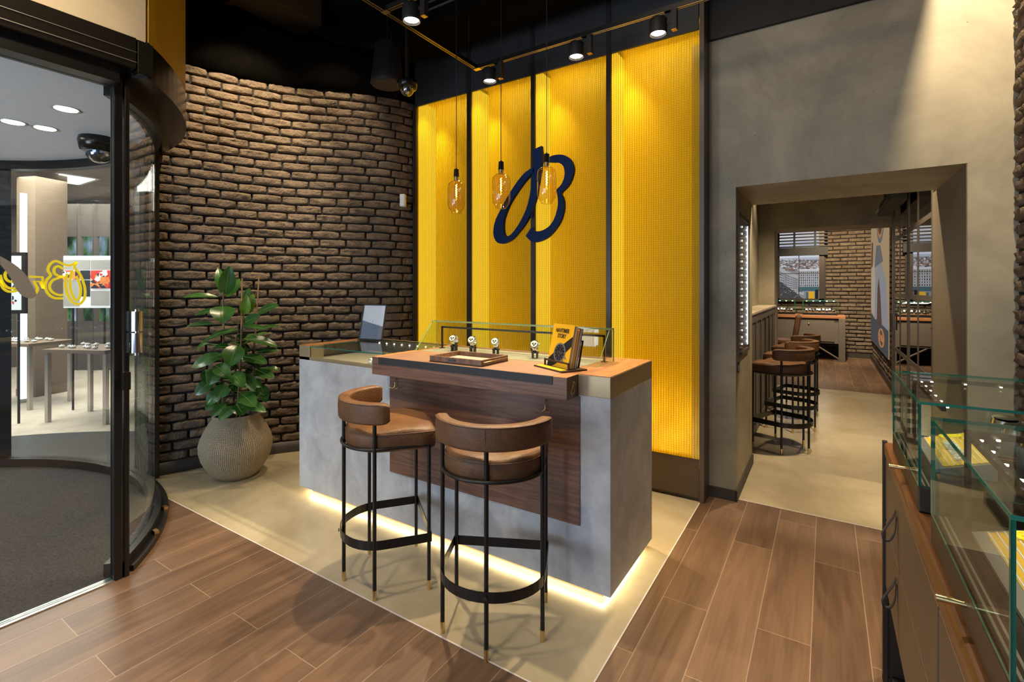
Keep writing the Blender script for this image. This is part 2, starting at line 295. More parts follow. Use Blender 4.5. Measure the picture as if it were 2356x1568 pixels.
# ---------------------------------------------------------------- mesh builder
class MB:
    def __init__(s): s.v = []; s.f = []; s.m = []; s.sm = []; s.T = Matrix.Identity(4); s.uv = None
    def add(s, vs, fs, mi=0, smooth=False):
        b = len(s.v); s.v += [tuple(s.T @ Vector(p)) for p in vs]
        for f in fs: s.f.append(tuple(b+i for i in f)); s.m.append(mi); s.sm.append(smooth)
        return s
    def box(s, x0, x1, y0, y1, z0, z1, mi=0):
        if x0 > x1: x0, x1 = x1, x0
        if y0 > y1: y0, y1 = y1, y0
        if z0 > z1: z0, z1 = z1, z0
        v = [(x, y, z) for z in (z0, z1) for y in (y0, y1) for x in (x0, x1)]
        return s.add(v, [(0, 2, 3, 1), (4, 5, 7, 6), (0, 1, 5, 4), (2, 6, 7, 3), (0, 4, 6, 2), (1, 3, 7, 5)], mi)
    def plate(s, x0, x1, y0, y1, z0, z1, thin, mi=0, me=1):
        """a glass plate: the two faces across axis `thin` get mi, the rim gets me"""
        v = [(x, y, z) for z in (z0, z1) for y in (y0, y1) for x in (x0, x1)]
        fs = {'z': [(0, 2, 3, 1), (4, 5, 7, 6)], 'y': [(0, 1, 5, 4), (2, 6, 7, 3)], 'x': [(0, 4, 6, 2), (1, 3, 7, 5)]}
        for k, f in fs.items(): s.add(v, f, mi if k == thin else me)
        return s
    def cyl(s, p0, p1, r0, r1=None, n=16, mi=0, caps=True):
        r1 = r0 if r1 is None else r1
        p0, p1 = Vector(p0), Vector(p1); d = (p1-p0).normalized()
        a = d.orthogonal().normalized(); b = d.cross(a)
        vs = [tuple(p+r*(math.cos(2*math.pi*i/n)*a+math.sin(2*math.pi*i/n)*b)) for p, r in ((p0, r0), (p1, r1)) for i in range(n)]
        s.add(vs, [(i, (i+1) % n, n+(i+1) % n, n+i) for i in range(n)], mi, True)
        if caps: s.add(vs, [tuple(range(n))[::-1], tuple(range(n, 2*n))], mi)
        return s
    def tube(s, path, r, n=8, mi=0, closed=False):
        P = [Vector(p) for p in path]; k = len(P); rs = r if isinstance(r, (list, tuple)) else [r]*k
        vs = []; a = None
        for i, p in enumerate(P):
            if closed: d = (P[(i+1) % k]-P[i-1]).normalized()
            else: d = (P[min(i+1, k-1)]-P[max(i-1, 0)]).normalized()
            if a is None: a = d.orthogonal().normalized()
            else:
                a = a-d*a.dot(d); a = a.normalized() if a.length > 1e-6 else d.orthogonal().normalized()
            b = d.cross(a)
            vs += [tuple(p+rs[i]*(math.cos(2*math.pi*j/n)*a+math.sin(2*math.pi*j/n)*b)) for j in range(n)]
        m = k if closed else k-1
        fs = [(i*n+j, i*n+(j+1) % n, ((i+1) % k)*n+(j+1) % n, ((i+1) % k)*n+j) for i in range(m) for j in range(n)]
        s.add(vs, fs, mi, True)
        if not closed: s.add(vs, [tuple(range(n))[::-1], tuple((k-1)*n+j for j in range(n))], mi)
        return s
    def lathe(s, prof, c=(0, 0, 0), n=32, mi=0, uv=False):
        vs = []; k = len(prof)
        for (r, z) in prof: vs += [(c[0]+r*math.cos(2*math.pi*i/n), c[1]+r*math.sin(2*math.pi*i/n), c[2]+z) for i in range(n)]
        fs = [(j*n+i, j*n+(i+1) % n, (j+1)*n+(i+1) % n, (j+1)*n+i) for j in range(k-1) for i in range(n)]
        s.add(vs, fs, mi, True)
        if uv:
            s.uv = []; L = [0]
            for j in range(1, k): L.append(L[-1]+math.hypot(prof[j][0]-prof[j-1][0], prof[j][1]-prof[j-1][1]))
            for j in range(k-1):
                for i in range(n): s.uv += [(i/n, L[j]), ((i+1)/n, L[j]), ((i+1)/n, L[j+1]), (i/n, L[j+1])]
        return s
    def strip(s, A, B, off, mi=0):
        """thick ribbon between two matched edge lists, `off` = thickness vector"""
        o = Vector(off); k = len(A); vs = []
        for a, b in zip(A, B):
            a, b = Vector(a), Vector(b); vs += [tuple(a), tuple(b), tuple(b+o), tuple(a+o)]
        fs = []
        for i in range(k-1):
            q = 4*i
            for e in range(4): fs.append((q+e, q+(e+1) % 4, q+4+(e+1) % 4, q+4+e))
        fs += [(0, 3, 2, 1), (4*k-4, 4*k-3, 4*k-2, 4*k-1)]
        return s.add(vs, fs, mi)
    def poly(s, pts, off, mi=0):
        k = len(pts); o = Vector(off); vs = [tuple(p) for p in pts]+[tuple(Vector(p)+o) for p in pts]
        return s.add(vs, [tuple(range(k))[::-1], tuple(range(k, 2*k))]+[(i, (i+1) % k, k+(i+1) % k, k+i) for i in range(k)], mi)
    def sphere(s, c, r, n=16, m=10, mi=0, sz=1, z0=-1, z1=1):
        pr = []
        for i in range(m+1):
            a = math.asin(z0)+(math.asin(z1)-math.asin(z0))*i/m; pr.append((max(r*math.cos(a), 1e-5), r*math.sin(a)*sz))
        return s.lathe(pr, c, n, mi)
ORG = {}
def part(name, mb, mats, parent=None, bevel=0, label=None, recalc=True, seg=2):
    if not isinstance(mats, (list, tuple)): mats = [mats]
    o0 = ORG.get(parent.name) if parent else None
    vs = [(x-o0[0], y-o0[1], z-o0[2]) for x, y, z in mb.v] if o0 else mb.v
    me = bpy.data.meshes.new(name); me.from_pydata(vs, [], mb.f)
    for m_ in mats: me.materials.append(M[m_])
    me.polygons.foreach_set('material_index', mb.m); me.polygons.foreach_set('use_smooth', mb.sm)
    if mb.uv:
        ul = me.uv_layers.new(name='UVMap')
        for i, u in enumerate(mb.uv): ul.data[i].uv = u
    me.update()
    if recalc:
        import bmesh
        bm = bmesh.new(); bm.from_mesh(me); bmesh.ops.recalc_face_normals(bm, faces=bm.faces); bm.to_mesh(me); bm.free()
    o = bpy.data.objects.new(name, me); C.objects.link(o)
    if parent:
        o.parent = parent
        if o0: ORG[o.name] = o0
    if bevel:
        b = o.modifiers.new('bevel', 'BEVEL'); b.width = bevel; b.segments = seg; b.limit_method = 'ANGLE'; b.angle_limit = R(50)
    if label: o['label'] = label
    return o
def thing(name, label, cat, loc=(0, 0, 0), rz=0, group=None, world=False):
    o = bpy.data.objects.new(name, None); C.objects.link(o); o.location = loc; o.rotation_euler = (0, 0, rz)
    o.empty_display_size = .1; o['label'] = label; o['category'] = cat
    if group: o['group'] = group
    if world: ORG[o.name] = tuple(loc)
    return o
def tag(o, label, cat, group=None):
    o['label'] = label; o['category'] = cat
    if group: o['group'] = group
    return o
def struct(name, mb, mats, **k):
    o = part(name, mb, mats, **k); o['kind'] = 'structure'; return o
def dup(root, loc, rz=0, label=None, group=None, scale=None):
    r = root.copy(); C.objects.link(r); r.location = loc; r.rotation_euler = (0, 0, rz)
    if label: r['label'] = label
    if group: r['group'] = group
    if scale: r.scale = (scale,)*3
    for ch in [c for c in KIDS[root.name]]:
        c = ch.copy(); C.objects.link(c); c.parent = r
        for g in KIDS.get(ch.name, []):
            d = g.copy(); C.objects.link(d); d.parent = c
    return r
KIDS = {}
def snapshot(root):
    def kids(o): return [x for x in bpy.data.objects if x.parent == o]
    KIDS[root.name] = kids(root)
    for k in KIDS[root.name]: KIDS[k.name] = kids(k)
def text_mb(body, size, mapf, depth=.001, mi=0, offset=0.0, spacing=1.0):
    """letters as mesh; mapf maps (x, y, z) of the flat text to the place"""
    cu = bpy.data.curves.new('t', 'FONT'); cu.body = body; cu.size = size; cu.extrude = depth; cu.offset = offset; cu.align_x = 'CENTER'; cu.space_character = spacing
    ob = bpy.data.objects.new('t', cu); C.objects.link(ob)
    me = bpy.data.meshes.new_from_object(ob.evaluated_get(bpy.context.evaluated_depsgraph_get()))
    mb = MB(); mb.add([mapf(*v.co) for v in me.vertices], [tuple(p.vertices) for p in me.polygons], mi)
    bpy.data.objects.remove(ob); bpy.data.curves.remove(cu); bpy.data.meshes.remove(me); return mb
# picture rays, used only to find where real planes are met
cs, sn = math.cos(TH), math.sin(TH)
def onY(px, py, Y):
    t = (px-1178)/1122; d = Y/(t*sn+cs); return (t*d*cs-d*sn, Y, 1.5-(py-663)*d/1122)
def onX(px, py, X):
    t = (px-1178)/1122; d = X/(t*cs-sn); return (X, t*d*sn+d*cs, 1.5-(py-663)*d/1122)
def onZ(px, py, Z):
    d = 1122*(1.5-Z)/(py-663); t = (px-1178)/1122*d; return (t*cs-d*sn, t*sn+d*cs, Z)

# ================================================================ STRUCTURE
# floors
b = MB(); b.box(-3.1, .9, -1.2, 1.6, -.06, 0); b.box(-.742, .9, 1.6, 3.79, -.06, 0); b.box(-3.0, .9, 8.63, 12.95, -.06, 0)
b.box(-4.6, -3.1, 1.0, 1.6, -.06, 0)
struct('floor', b, 'planks')
b = MB(); b.box(-4.6, -.742, 1.6, 3.9, -.06, .0005); b.box(-.9, .9, 3.79, 8.63, -.06, .0005)
struct('floor', b, 'floorc')
b = MB(); b.box(-4.6, -.742, 1.597, 1.603, 0, .0015); b.box(-.745, -.739, 1.6, 3.58, 0, .0015); b.box(-.53, .7, 3.787, 3.793, 0, .0015); b.box(-.6, .85, 8.627, 8.633, 0, .0015)
struct('trim_1', b, 'cream')

def brick_wall(name, path, z0, z1, L=.238, H=.0775, depth=.022, seed=1, nx=10, nz=5, flip=1, z_off=0):
    """path: list of (x, y); bricks stand proud on the left side of travel when flip=1"""
    rnd = random.Random(seed)
    seg = [0]
    for i in range(1, len(path)): seg.append(seg[-1]+math.dist(path[i], path[i-1]))
    tot = seg[-1]
    def at(u):
        u = min(max(u, 0), tot)
        for i in range(1, len(seg)):
            if u <= seg[i] or i == len(seg)-1:
                t = (u-seg[i-1])/(seg[i]-seg[i-1]); a, c = path[i-1], path[i]
                dx, dy = (c[0]-a[0])/(seg[i]-seg[i-1]), (c[1]-a[1])/(seg[i]-seg[i-1])
                return a[0]+(c[0]-a[0])*t, a[1]+(c[1]-a[1])*t, -dy*flip, dx*flip
    mb = MB()
    for i in range(len(path)-1):     # mortar bed
        a, c = path[i], path[i+1]; mb.add([(a[0], a[1], z0), (c[0], c[1], z0), (c[0], c[1], z1), (a[0], a[1], z1)], [(0, 1, 2, 3)], 1, True)
    rows = int(math.ceil((z1-z0)/H)); V = mb.v
    SX = [0, .018, .055]+[.055+.89*(i+1)/(nx-5) for i in range(nx-6)]+[.945, .982, 1]; SX = SX[:nx+1]; TX = [0, .06, .16]+[.16+.68*(i+1)/(nz-3) for i in range(nz-4)]+[.84, .94, 1]; nx2, nz2 = len(SX)-1, len(TX)-1; nx, nz = nx2, nz2
    for r in range(rows):
        zb = z0+r*H; zt = min(zb+H, z1); u = -(L*.5 if r % 2 else 0)+rnd.uniform(-.012, .012)
        while u < tot:
            Lb = L*rnd.uniform(.94, 1.05); a, c = max(u, 0)+.006, min(u+Lb, tot)-.006; u += Lb
            if c-a < .03 or zt-zb < .03: continue
            g = .0048; base = len(V); dep = depth*rnd.uniform(.75, 1.15); hseed = Vector((rnd.uniform(0, 99), rnd.uniform(0, 99), 0))
            sag = rnd.uniform(-.003, .003); tilt = rnd.uniform(-.004, .004); tp = [rnd.uniform(0, .006) for _ in range(4)]
            for j in range(nz+1):
                for i in range(nx+1):
                    s_, t_ = SX[i], TX[j]
                    ea = min(s_, 1-s_)*(c-a); eb = min(t_, 1-t_)*(zt-zb)
                    edge = min(1, (min(ea/.011, 1)**.4)*(min(eb/.009, 1)**.4)) if 0 < i < nx and 0 < j < nz else 0
                    nval = noise.noise(Vector((s_*3+t_*1.5, t_*1.6, 0))+hseed)*.014+noise.noise(Vector((s_*9+t_*3, t_*5, 3))+hseed)*.013
                    x, y, nxn, nyn = at(a+(c-a)*s_)
                    cor = (1 if s_ > .5 else 0)+(2 if t_ > .5 else 0)
                    sh = g+tp[cor]*(2*abs(s_-.5))**3*1.2+.002*(2*abs(s_-.5))**4
                    z = zb+sh+(zt-zb-2*sh)*t_+sag*math.sin(math.pi*s_)+tilt*(s_-.5)
                    dd = edge*dep+(nval*edge if edge else -.001)
                    V.append((x+nxn*dd, y+nyn*dd, z))
            for j in range(nz):
                for i in range(nx):
                    q = base+j*(nx+1)+i; mb.f.append((q, q+1, q+nx+2, q+nx+1)); mb.m.append(0); mb.sm.append(True)
    return struct(name, mb, ['brick', 'mortar'], recalc=False)
def spline(P, k=6):
    out = []
    for i in range(len(P)-1):
        p0, p1, p2, p3 = P[max(i-1, 0)], P[i], P[i+1], P[min(i+2, len(P)-1)]
        for j in range(k):
            t = j/k; out.append(tuple(.5*((2*p1[q])+(-p0[q]+p2[q])*t+(2*p0[q]-5*p1[q]+4*p2[q]-p3[q])*t*t+(-p0[q]+3*p1[q]-3*p2[q]+p3[q])*t**3) for q in (0, 1)))
    return out+[P[-1]]
curve = spline([(-4.49, 1.72), (-4.42, 1.93), (-4.34, 2.2), (-4.22, 2.5), (-4.07, 2.73), (-3.87, 2.94), (-3.67, 3.17), (-3.53, 3.38), (-3.46, 3.6)])
off = []
for i, p in enumerate(curve):
    a, c = curve[max(i-1, 0)], curve[min(i+1, len(curve)-1)]; L_ = math.dist(a, c); off.append((p[0]-(c[1]-a[1])/L_*.03, p[1]+(c[0]-a[0])/L_*.03))
brick_wall('wall_left', off, .1, 3.36, flip=-1, seed=3, nx=12, nz=6)
b = MB()
for i in range(len(curve)-1):
    (x0, y0), (x1, y1) = curve[i], curve[i+1]; b.add([(x0, y0, 0), (x1, y1, 0), (x1, y1, .1), (x0, y0, .1), (x0-.05, y0+.03, .1), (x1-.05, y1+.03, .1)], [(0, 1, 2, 3), (3, 2, 5, 4)], 0, True)
struct('baseboard_left', b, 'skirt')
b = MB(); b.strip([(x, y, 3.355) for x, y in curve], [(x, y, 3.79) for x, y in curve], (-.08, .02, 0)); b.sm = [True]*len(b.sm)
struct('trim_2', b, 'void')
brick_wall('wall_right', [(.89, 3.75), (.89, -.6)], 0, 4.3, flip=-1, seed=5, nx=10, nz=5, L=.25)
b = MB(); b.box(.9, .96, -1.2, 3.75, 0, 4.3); struct('wall_right', b, 'black')
# wall with the doorway
b = MB()
b.box(-.83, -.534, 3.75, 4.65, 0, 2.215); b.box(.681, .9, 3.75, 4.65, 0, 2.215); b.box(-.83, .9, 3.75, 4.65, 2.215, 3.285)
struct('wall_back', b, 'wall')
b = MB(); b.box(.6815, .676, 3.752, 4.80, 0, 2.214); struct('door_1', b, 'jamb')
b = MB(); b.box(-.74, .9, 3.72, 4.6, 3.285, 4.3); b.box(-4.7, -.7, 3.9, 4.0, 0, 4.3); b.box(-4.8, -4.7, 1.7, 4.0, 0, 4.3); struct('wall_back', b, 'black')
b = MB(); b.box(-.715, -.53, 3.735, 3.75, 0, .075); b.box(-.534, -.522, 3.735, 4.65, 0, .075); struct('baseboard_back', b, 'skirt')
# second room
b = MB(); b.box(-.9, -.835, 4.65, 8.05, 0, 3.3); b.box(.85, .9, 4.65, 8.05, 0, 3.3)
b.box(-.9, -.63, 8.05, 8.65, 0, 2.355); b.box(.85, .9, 8.05, 12.9, 0, 3.3); b.box(-.9, .9, 8.05, 8.65, 2.355, 3.3)
struct('wall_middle', b, 'wall')
b = MB(); b.box(-3, .9, 4.6, 12.95, 3.3, 3.36); struct('ceiling', b, 'ceil')
b = MB(); b.box(-3, -2.9, 8.65, 12.95, 0, 3.3); b.box(-3, .9, 12.95, 13, 0, 3.3); b.box(-3, -.9, 8.6, 8.65, 0, 3.3); struct('wall_far', b, 'black')
brick_wall('wall_far', [(.85, 12.92), (-2.9, 12.92)], .1, 3.2, L=.29, H=.083, flip=1, seed=8, nx=6, nz=4)
brick_wall('wall_far_side', [(.85, 12.92), (.85, 8.65)], .1, 3.2, L=.29, H=.083, flip=-1, seed=9, nx=6, nz=4)
b = MB(); b.box(-2.9, .84, 12.86, 12.9, 0, .1); b.box(.80, .85, 8.65, 12.9, 0, .1); struct('baseboard_far', b, 'skirt')
# ceiling of the main room with services
b = MB(); b.box(-4.8, .95, -1.3, 4.0, 4.35, 4.42); struct('ceiling', b, 'ceil')
b = MB(); b.box(-.95, .635, 1.2, 3.6, 3.9, 4.35); tag(part('light_blocking_box', b, 'void'), 'unseen black box under the ceiling shaped to block lamp light on the doorway wall', 'duct')  # out of view, shaped to cut the lamp beam across the doorway wall

# ================================================================ ENTRANCE DRUM
DC = (-4.55, -.42)
def arc(R_, a0, a1, n=40): return [(DC[0]+R_*math.cos(R(a0+(a1-a0)*i/n)), DC[1]+R_*math.sin(R(a0+(a1-a0)*i/n))) for i in range(n+1)]
def band(mb, R0, R1, a0, a1, z0, z1, mi=0, n=48):
    A, B = arc(R0, a0, a1, n), arc(R1, a0, a1, n); vs = []
    for (x0, y0), (x1, y1) in zip(A, B): vs += [(x0, y0, z0), (x1, y1, z0), (x1, y1, z1), (x0, y0, z1)]
    fs = [(4*i+e, 4*i+(e+1) % 4, 4*i+4+(e+1) % 4, 4*i+4+e) for i in range(n) for e in range(4)]+[(0, 3, 2, 1), (4*n, 4*n+1, 4*n+2, 4*n+3)]
    mb.add(vs, fs, mi, False)
ent = thing('entrance_portal', 'black framed curved glass entrance drum at the left', 'door', (-4.55, -.42, 0), world=True)
b = MB(); A0 = 44
band(b, 2.02, 2.2, 44, 150, 2.59, 2.78); part('fascia_ring', b, 'blackgloss', ent)
b = MB(); band(b, 1.98, 2.06, 45, 150, 0, .07); band(b, 2.06, 2.1, 46, 90, 0, .03); part('curved_channel', b, 'blackmetal', ent); b = MB(); band(b, 1.98, 2.06, 45, 150, 2.5, 2.59); part('curved_top_rail', b, 'blackmetal', ent)
b = MB(); band(b, 2.015, 2.025, 46, 92, .07, 2.5); part('curved_glass', b, 'doorglass', ent)
b = MB(); band(b, 2.015, 2.025, 97, 134, .07, 2.5); part('curved_glass', b, 'doorglass', ent)
b = MB(); b.box(-3.13, -3.058, 1.04, 1.062, 0, 2.6); part('door_post', b, 'blackmetal', ent, bevel=.004)
b = MB(); b.box(-3.11, -3.06, .995, 1.032, 0, 2.6); part('door_stile', b, 'blackmetal', ent, bevel=.004)
b = MB(); b.box(-4.53, -4.44, 1.64, 1.74, 0, 2.6); part('door_post', b, 'blackmetal', ent, bevel=.004)
b = MB(); b.box(-6.02, -5.9, 1.05, 1.2, 0, 2.6); part('door_post', b, 'blackmetal', ent, bevel=.004)
b = MB(); b.box(-3.03, -2.955, -1.9, 1.055, 2.618, 2.775); b.box(-3.02, -2.955, 1.06, 1.13, 2.6, 2.765); hb = part('header_beam', b, 'blackgloss', ent, bevel=.004)
b = MB(); b.box(-2.954, -2.952, -1.9, 1.055, 2.648, 2.652); b.box(-2.954, -2.952, -1.9, 1.055, 2.7, 2.703); part('trim_line', b, 'steel', hb)
b = MB(); b.box(-3.12, -3.0, -1.9, 1.0, 2.54, 2.62); part('top_rail', b, 'blackmetal', ent)
b = MB(); b.plate(-3.094, -3.086, -1.9, .995, .01, 2.54, 'x'); part('door_glass', b, ['doorglass', 'glassedge'], ent)
b = MB(); b.box(-3.115, -3.06, -1.9, 1.0, 0, .006); part('threshold_strip', b, 'steel', ent)
b = MB(); b.cyl((-3.03, 1.082, 1.165), (-3.03, 1.082, 1.268), .028, n=32); b.cyl((-3.03, 1.082, 1.277), (-3.03, 1.082, 1.38), .028, n=32); b.cyl((-3.03, 1.082, 1.15), (-3.03, 1.082, 1.39), .01); part('door_lock', b, 'chrome', ent)
b = MB(); b.box(-3.045, -3.01, 1.02, 1.05, .98, 1.07); part('latch_box', b, 'blackmetal', ent)
b = MB()
for a in (56, 66):
    x, y = arc(2.08, a, a+1, 1)[0]; b = MB(); b.box(x-.02, x+.02, y-.012, y+.012, .03, .05); part('levelling_clip', b, 'brass', ent)
b = MB(); b.add([(x, y, .004) for x, y in arc(1.99, 44, 316, 90)], [tuple(range(91))]); struct('floor', b, 'carpet', recalc=False)
b = MB(); b.add([(x, y, 2.57) for x, y in arc(2.02, 44, 316, 90)], [tuple(range(91))]); b.add([(x, y, 2.6) for x, y in arc(2.02, 44, 316, 90)], [tuple(range(91))]); struct('ceiling', b, 'drumceil', recalc=False)
# wall over the entrance: flat beige face, ochre drum behind it
b = MB(); b.box(-3.03, -2.97, -2.2, 1.1, 2.775, 4.35); struct('wall_entrance', b, 'beige_wall')
b = MB(); band(b, 2.1, 2.195, 44.5, 140, 2.78, 4.35); struct('wall_entrance', b, 'yellow_paint')
# sticker lettering on the door glass, read from outside (mirrored here)
def zp(pts, sc, ox, oy, plane): return [plane(ox+x/sc, oy+y/sc) for x, y in pts]
gp = lambda px, py: onX(px, py, -3.083)
def vinyl(mb, pts, w_=11.5, mi=0):
    P = [Vector(p) for p in zp(pts, 3.7325, 0, 380, gp)]; A, B = [], []; h = w_/3.7325/1122*2.4/1.0*.5*1.6
    for i, p in enumerate(P):
        d = (P[min(i+1, len(P)-1)]-P[max(i-1, 0)]); d.x = 0; d.normalize(); n_ = Vector((0, -d.z, d.y)); A.append(p+n_*h); B.append(p-n_*h)
    mb.strip(A, B, (.001, 0, 0), mi)
def sm2(pts, k=5): return spline(pts, k)
b = MB()
vinyl(b, sm2([(545, 850), (480, 822), (430, 850), (412, 900), (435, 945), (402, 985), (388, 1040), (410, 1098), (465, 1138), (545, 1142)]))
vinyl(b, sm2([(545, 890), (500, 866), (467, 885), (468, 925), (505, 950), (545, 955), (500, 968), (450, 990), (425, 1040), (447, 1085), (500, 1112), (545, 1112)]))
vinyl(b, sm2([(660, 830), (640, 880), (690, 940), (728, 1050), (725, 1140), (680, 1192), (620, 1172), (580, 1110), (562, 1020), (575, 930)]))
vinyl(b, sm2([(620, 900), (600, 1000), (612, 1090), (650, 1155), (685, 1130), (690, 1040), (655, 950)]))
vinyl(b, [(545, 850), (600, 862), (660, 830)])
vinyl(b, [(250, 955), (365, 960), (372, 1060), (345, 1000), (290, 992), (325, 1060)]); vinyl(b, sm2([(325, 1060), (300, 1108), (250, 1100), (200, 1050), (165, 975), (130, 905), (85, 893), (45, 930), (55, 980), (100, 1000), (135, 975), (110, 940), (80, 945)]))
vinyl(b, sm2([(0, 940), (20, 1000), (60, 1045), (110, 1058), (150, 1040), (178, 1000)])); vinyl(b, sm2([(0, 985), (25, 1050), (70, 1082), (130, 1080), (175, 1055)]))
vinyl(b, sm2([(-120, 900), (-60, 980), (0, 1010)]));
sg = part('window_lettering', b, 'signyellow'); tag(sg, 'yellow outlined script lettering on the entrance door glass, seen mirrored', 'lettering')
b = MB()
U = zp(sm2([(0, 780), (120, 850), (220, 940), (290, 1060), (318, 1120)]), 3.7325, 0, 380, gp); D_ = zp(sm2([(0, 850), (80, 950), (130, 1050), (190, 1120), (270, 1146)]), 3.7325, 0, 380, gp)
b.strip([(x+.003, y, z) for x, y, z in U], [(x+.003, y, z) for x, y, z in D_], (.001, 0, 0))
tag(part('window_swoosh', b, 'signbeige'), 'beige curved swoosh sticker behind the yellow lettering on the door glass', 'sticker')
# inside the drum
def downlight(x, y, z, lab, r=.055):
    t = thing('downlight', lab, 'ceiling light', (x, y, z)); b = MB(); b.lathe([(r, 0), (r*1.25, -.004), (r*1.25, 0)], n=24); part('trim_ring', b, 'steel', t)
    b = MB(); b.cyl((0, 0, -.003), (0, 0, -.001), r); part('lens', b, 'led', t); return t
z = 2.57
for (px, py), lb in zip([(152, 251), (104, 295), (30, 281)], ['round downlight furthest right in the white drum ceiling', 'round downlight low in the middle of the white drum ceiling', 'round downlight at the left edge of the white drum ceiling']):
    x, y, _ = onZ(px, py, z); downlight(x, y, z, lb)
def dome(name, x, y, z, s, lab, flip=False):
    t = thing(name, lab, 'camera', (x, y, z)); b = MB(); b.lathe([(.0001, 0), (.075*s, 0), (.08*s, -.02*s), (.072*s, -.06*s), (.052*s, -.066*s)], n=28); part('housing', b, 'blackgloss', t)
    b = MB(); b.sphere((0, 0, -.066*s), .052*s, 20, 8, z0=-1, z1=0); part('dome_cover', b, 'darkglass', t)
    b = MB(); b.cyl((0, 0, -.066*s), (.012*s, -.016*s, -.1*s), .022*s); part('camera_lens', b, 'chrome', t); return t
x, y, z = onZ(228, 318, 2.57); dome('dome_camera', x, y, 2.57, 1.5, 'dark dome camera under the white ceiling inside the entrance drum')

# shop hall seen through the drum glass
b = MB(); b.box(-13, -5.6, .5, 5.5, -.05, 0); b.box(-13, -7, -3, .5, -.05, 0); struct('floor', b, 'palecarpet')
b = MB()
band(b, 1.99, 3.0, 96, 165, .0, .006); struct('floor', b, 'greydark')
b = MB(); b.box(-13.1, -13, -3, 5.6, 0, 3.2); b.box(-13, -4.8, 5.5, 5.6, 0, 3.2); b.box(-4.85, -4.8, 1.8, 5.6, 0, 3.2); struct('wall_hall', b, 'hallgrey')
b = MB(); b.box(-13, -4.8, 1.85, 5.6, 3.15, 3.2); b.box(-13, -6.8, -3, 1.85, 3.15, 3.2); struct('ceiling', b, 'hallbrown')
x, y, _ = onZ(98, 905, 0)
b = MB(); b.T = Matrix.Translation((x, y, 0)) @ Matrix.Rotation(R(20), 4, 'Z'); b.box(-.17, .17, -.2, .2, 0, 3.15); b.box(-.175, .175, -.205, .205, 0, .1); struct('column', b, 'hallbrown')
x, y, _ = onZ(54, 925, 0); t = thing('light_column', 'tall white vertical light strip beside the taupe column', 'light', (x, y, 0))
b = MB(); b.box(-.02, .02, -.03, .03, .05, 2.75); part('light_tube', b, 'ledcool', t); b = MB(); b.box(-.04, .04, -.04, .04, 0, .05); part('base', b, 'steel', t)
x, y, _ = onZ(22, 930, 0); b = MB(); x -= 1.0; y -= .3; b.box(x-.3, x+.3, y-.02, y+.02, 0, 2.9); tag(part('blue_panel', b, 'bluegrey'), 'tall blue-grey panel at the far left of the hall', 'panel')
def art(mb, O, U_, V_, w_, h_, n, mats, seed):
    r_ = random.Random(seed)
    for i in range(n):
        u0, v0 = r_.uniform(0, .9)*w_, r_.uniform(0, .9)*h_; k = r_.randint(3, 5); a0 = r_.uniform(0, 6); s_ = r_.uniform(.015, .05)
        pts = []
        for j in range(k):
            uu = min(max(u0+math.cos(a0+6.28*j/k)*s_*r_.uniform(.5, 1.6), 0), w_); vv = min(max(v0+math.sin(a0+6.28*j/k)*s_, 0), h_)
            pts.append(tuple(O+U_*uu+V_*vv+U_.cross(V_)*(.002+.0002*i)))
        mb.add(pts, [tuple(range(k))], r_.choice(mats))
# art board: faces the camera side, held on two legs
M['artred'] = mat('red_print', (.65, .05, .03), .6, emit=.5); M['artorange'] = mat('orange_print', (.8, .25, .05), .6, emit=.5); M['artblack'] = mat('black_print', (.02, .02, .03), .6); M['artwhite'] = mat('white_print', (.8, .8, .8), .6, emit=.6); M['artgrey'] = mat('grey_print', (.4, .38, .35), .6, emit=.25)
dA = 6.0; a_ = onZ(146, 663+1122*1.5/dA, 0); c_ = onZ(256, 663+1122*1.5/dA, 0)
O = Vector((a_[0], a_[1], 0)); U_ = (Vector((c_[0], c_[1], 0))-O); W_ = U_.length; U_.normalize(); V_ = Vector((0, 0, 1))
t = thing('art_display_board', 'white display board of red and grey printed squares in the hall', 'display board', tuple(O), world=True)
def quad(mb, u0, u1, v0, v1, off_, mi):
    n_ = U_.cross(V_); P = [O+U_*u+V_*v for u, v in ((u0, v0), (u1, v0), (u1, v1), (u0, v1))]; mb.poly([tuple(p+n_*off_) for p in P], tuple(n_*-.004), mi)
b = MB(); quad(b, 0, W_, 1.26, 1.86, 0, 0); quad(b, 0, W_, 1.86, 1.90, 0, 1); part('board', b, ['artwhite', 'ledcool'], t)
b = MB()
for q in ((0, .33, 1.73, 1.85, 4), (.34, W_, 1.73, 1.85, 4), (0, .2, 1.61, 1.72, 0), (.34, W_, 1.50, 1.72, 0), (.21, .33, 1.61, 1.72, 2), (0, .2, 1.28, 1.6, 4), (.21, .33, 1.4, 1.6, 2), (.34, W_-.02, 1.29, 1.47, 4)): quad(b, q[0], q[1], q[2], q[3], .004, q[4])
art(b, O+V_*1.61+U_.cross(V_)*.004, U_, V_, .2, .11, 40, [0, 1, 2, 3], 4); art(b, O+V_*1.50+U_*.34+U_.cross(V_)*.004, U_, V_, W_-.34, .22, 60, [0, 1, 2, 3], 6)
part('printed_squares', b, ['artred', 'artorange', 'artblack', 'artwhite', 'artgrey'], t, recalc=False)
b = MB()
for u in (.1, W_-.1): p = O+U_*u-U_.cross(V_)*.02; b.cyl((p.x, p.y, 0), (p.x, p.y, 1.26), .012, n=8)
part('leg', b, 'blackmetal', t)
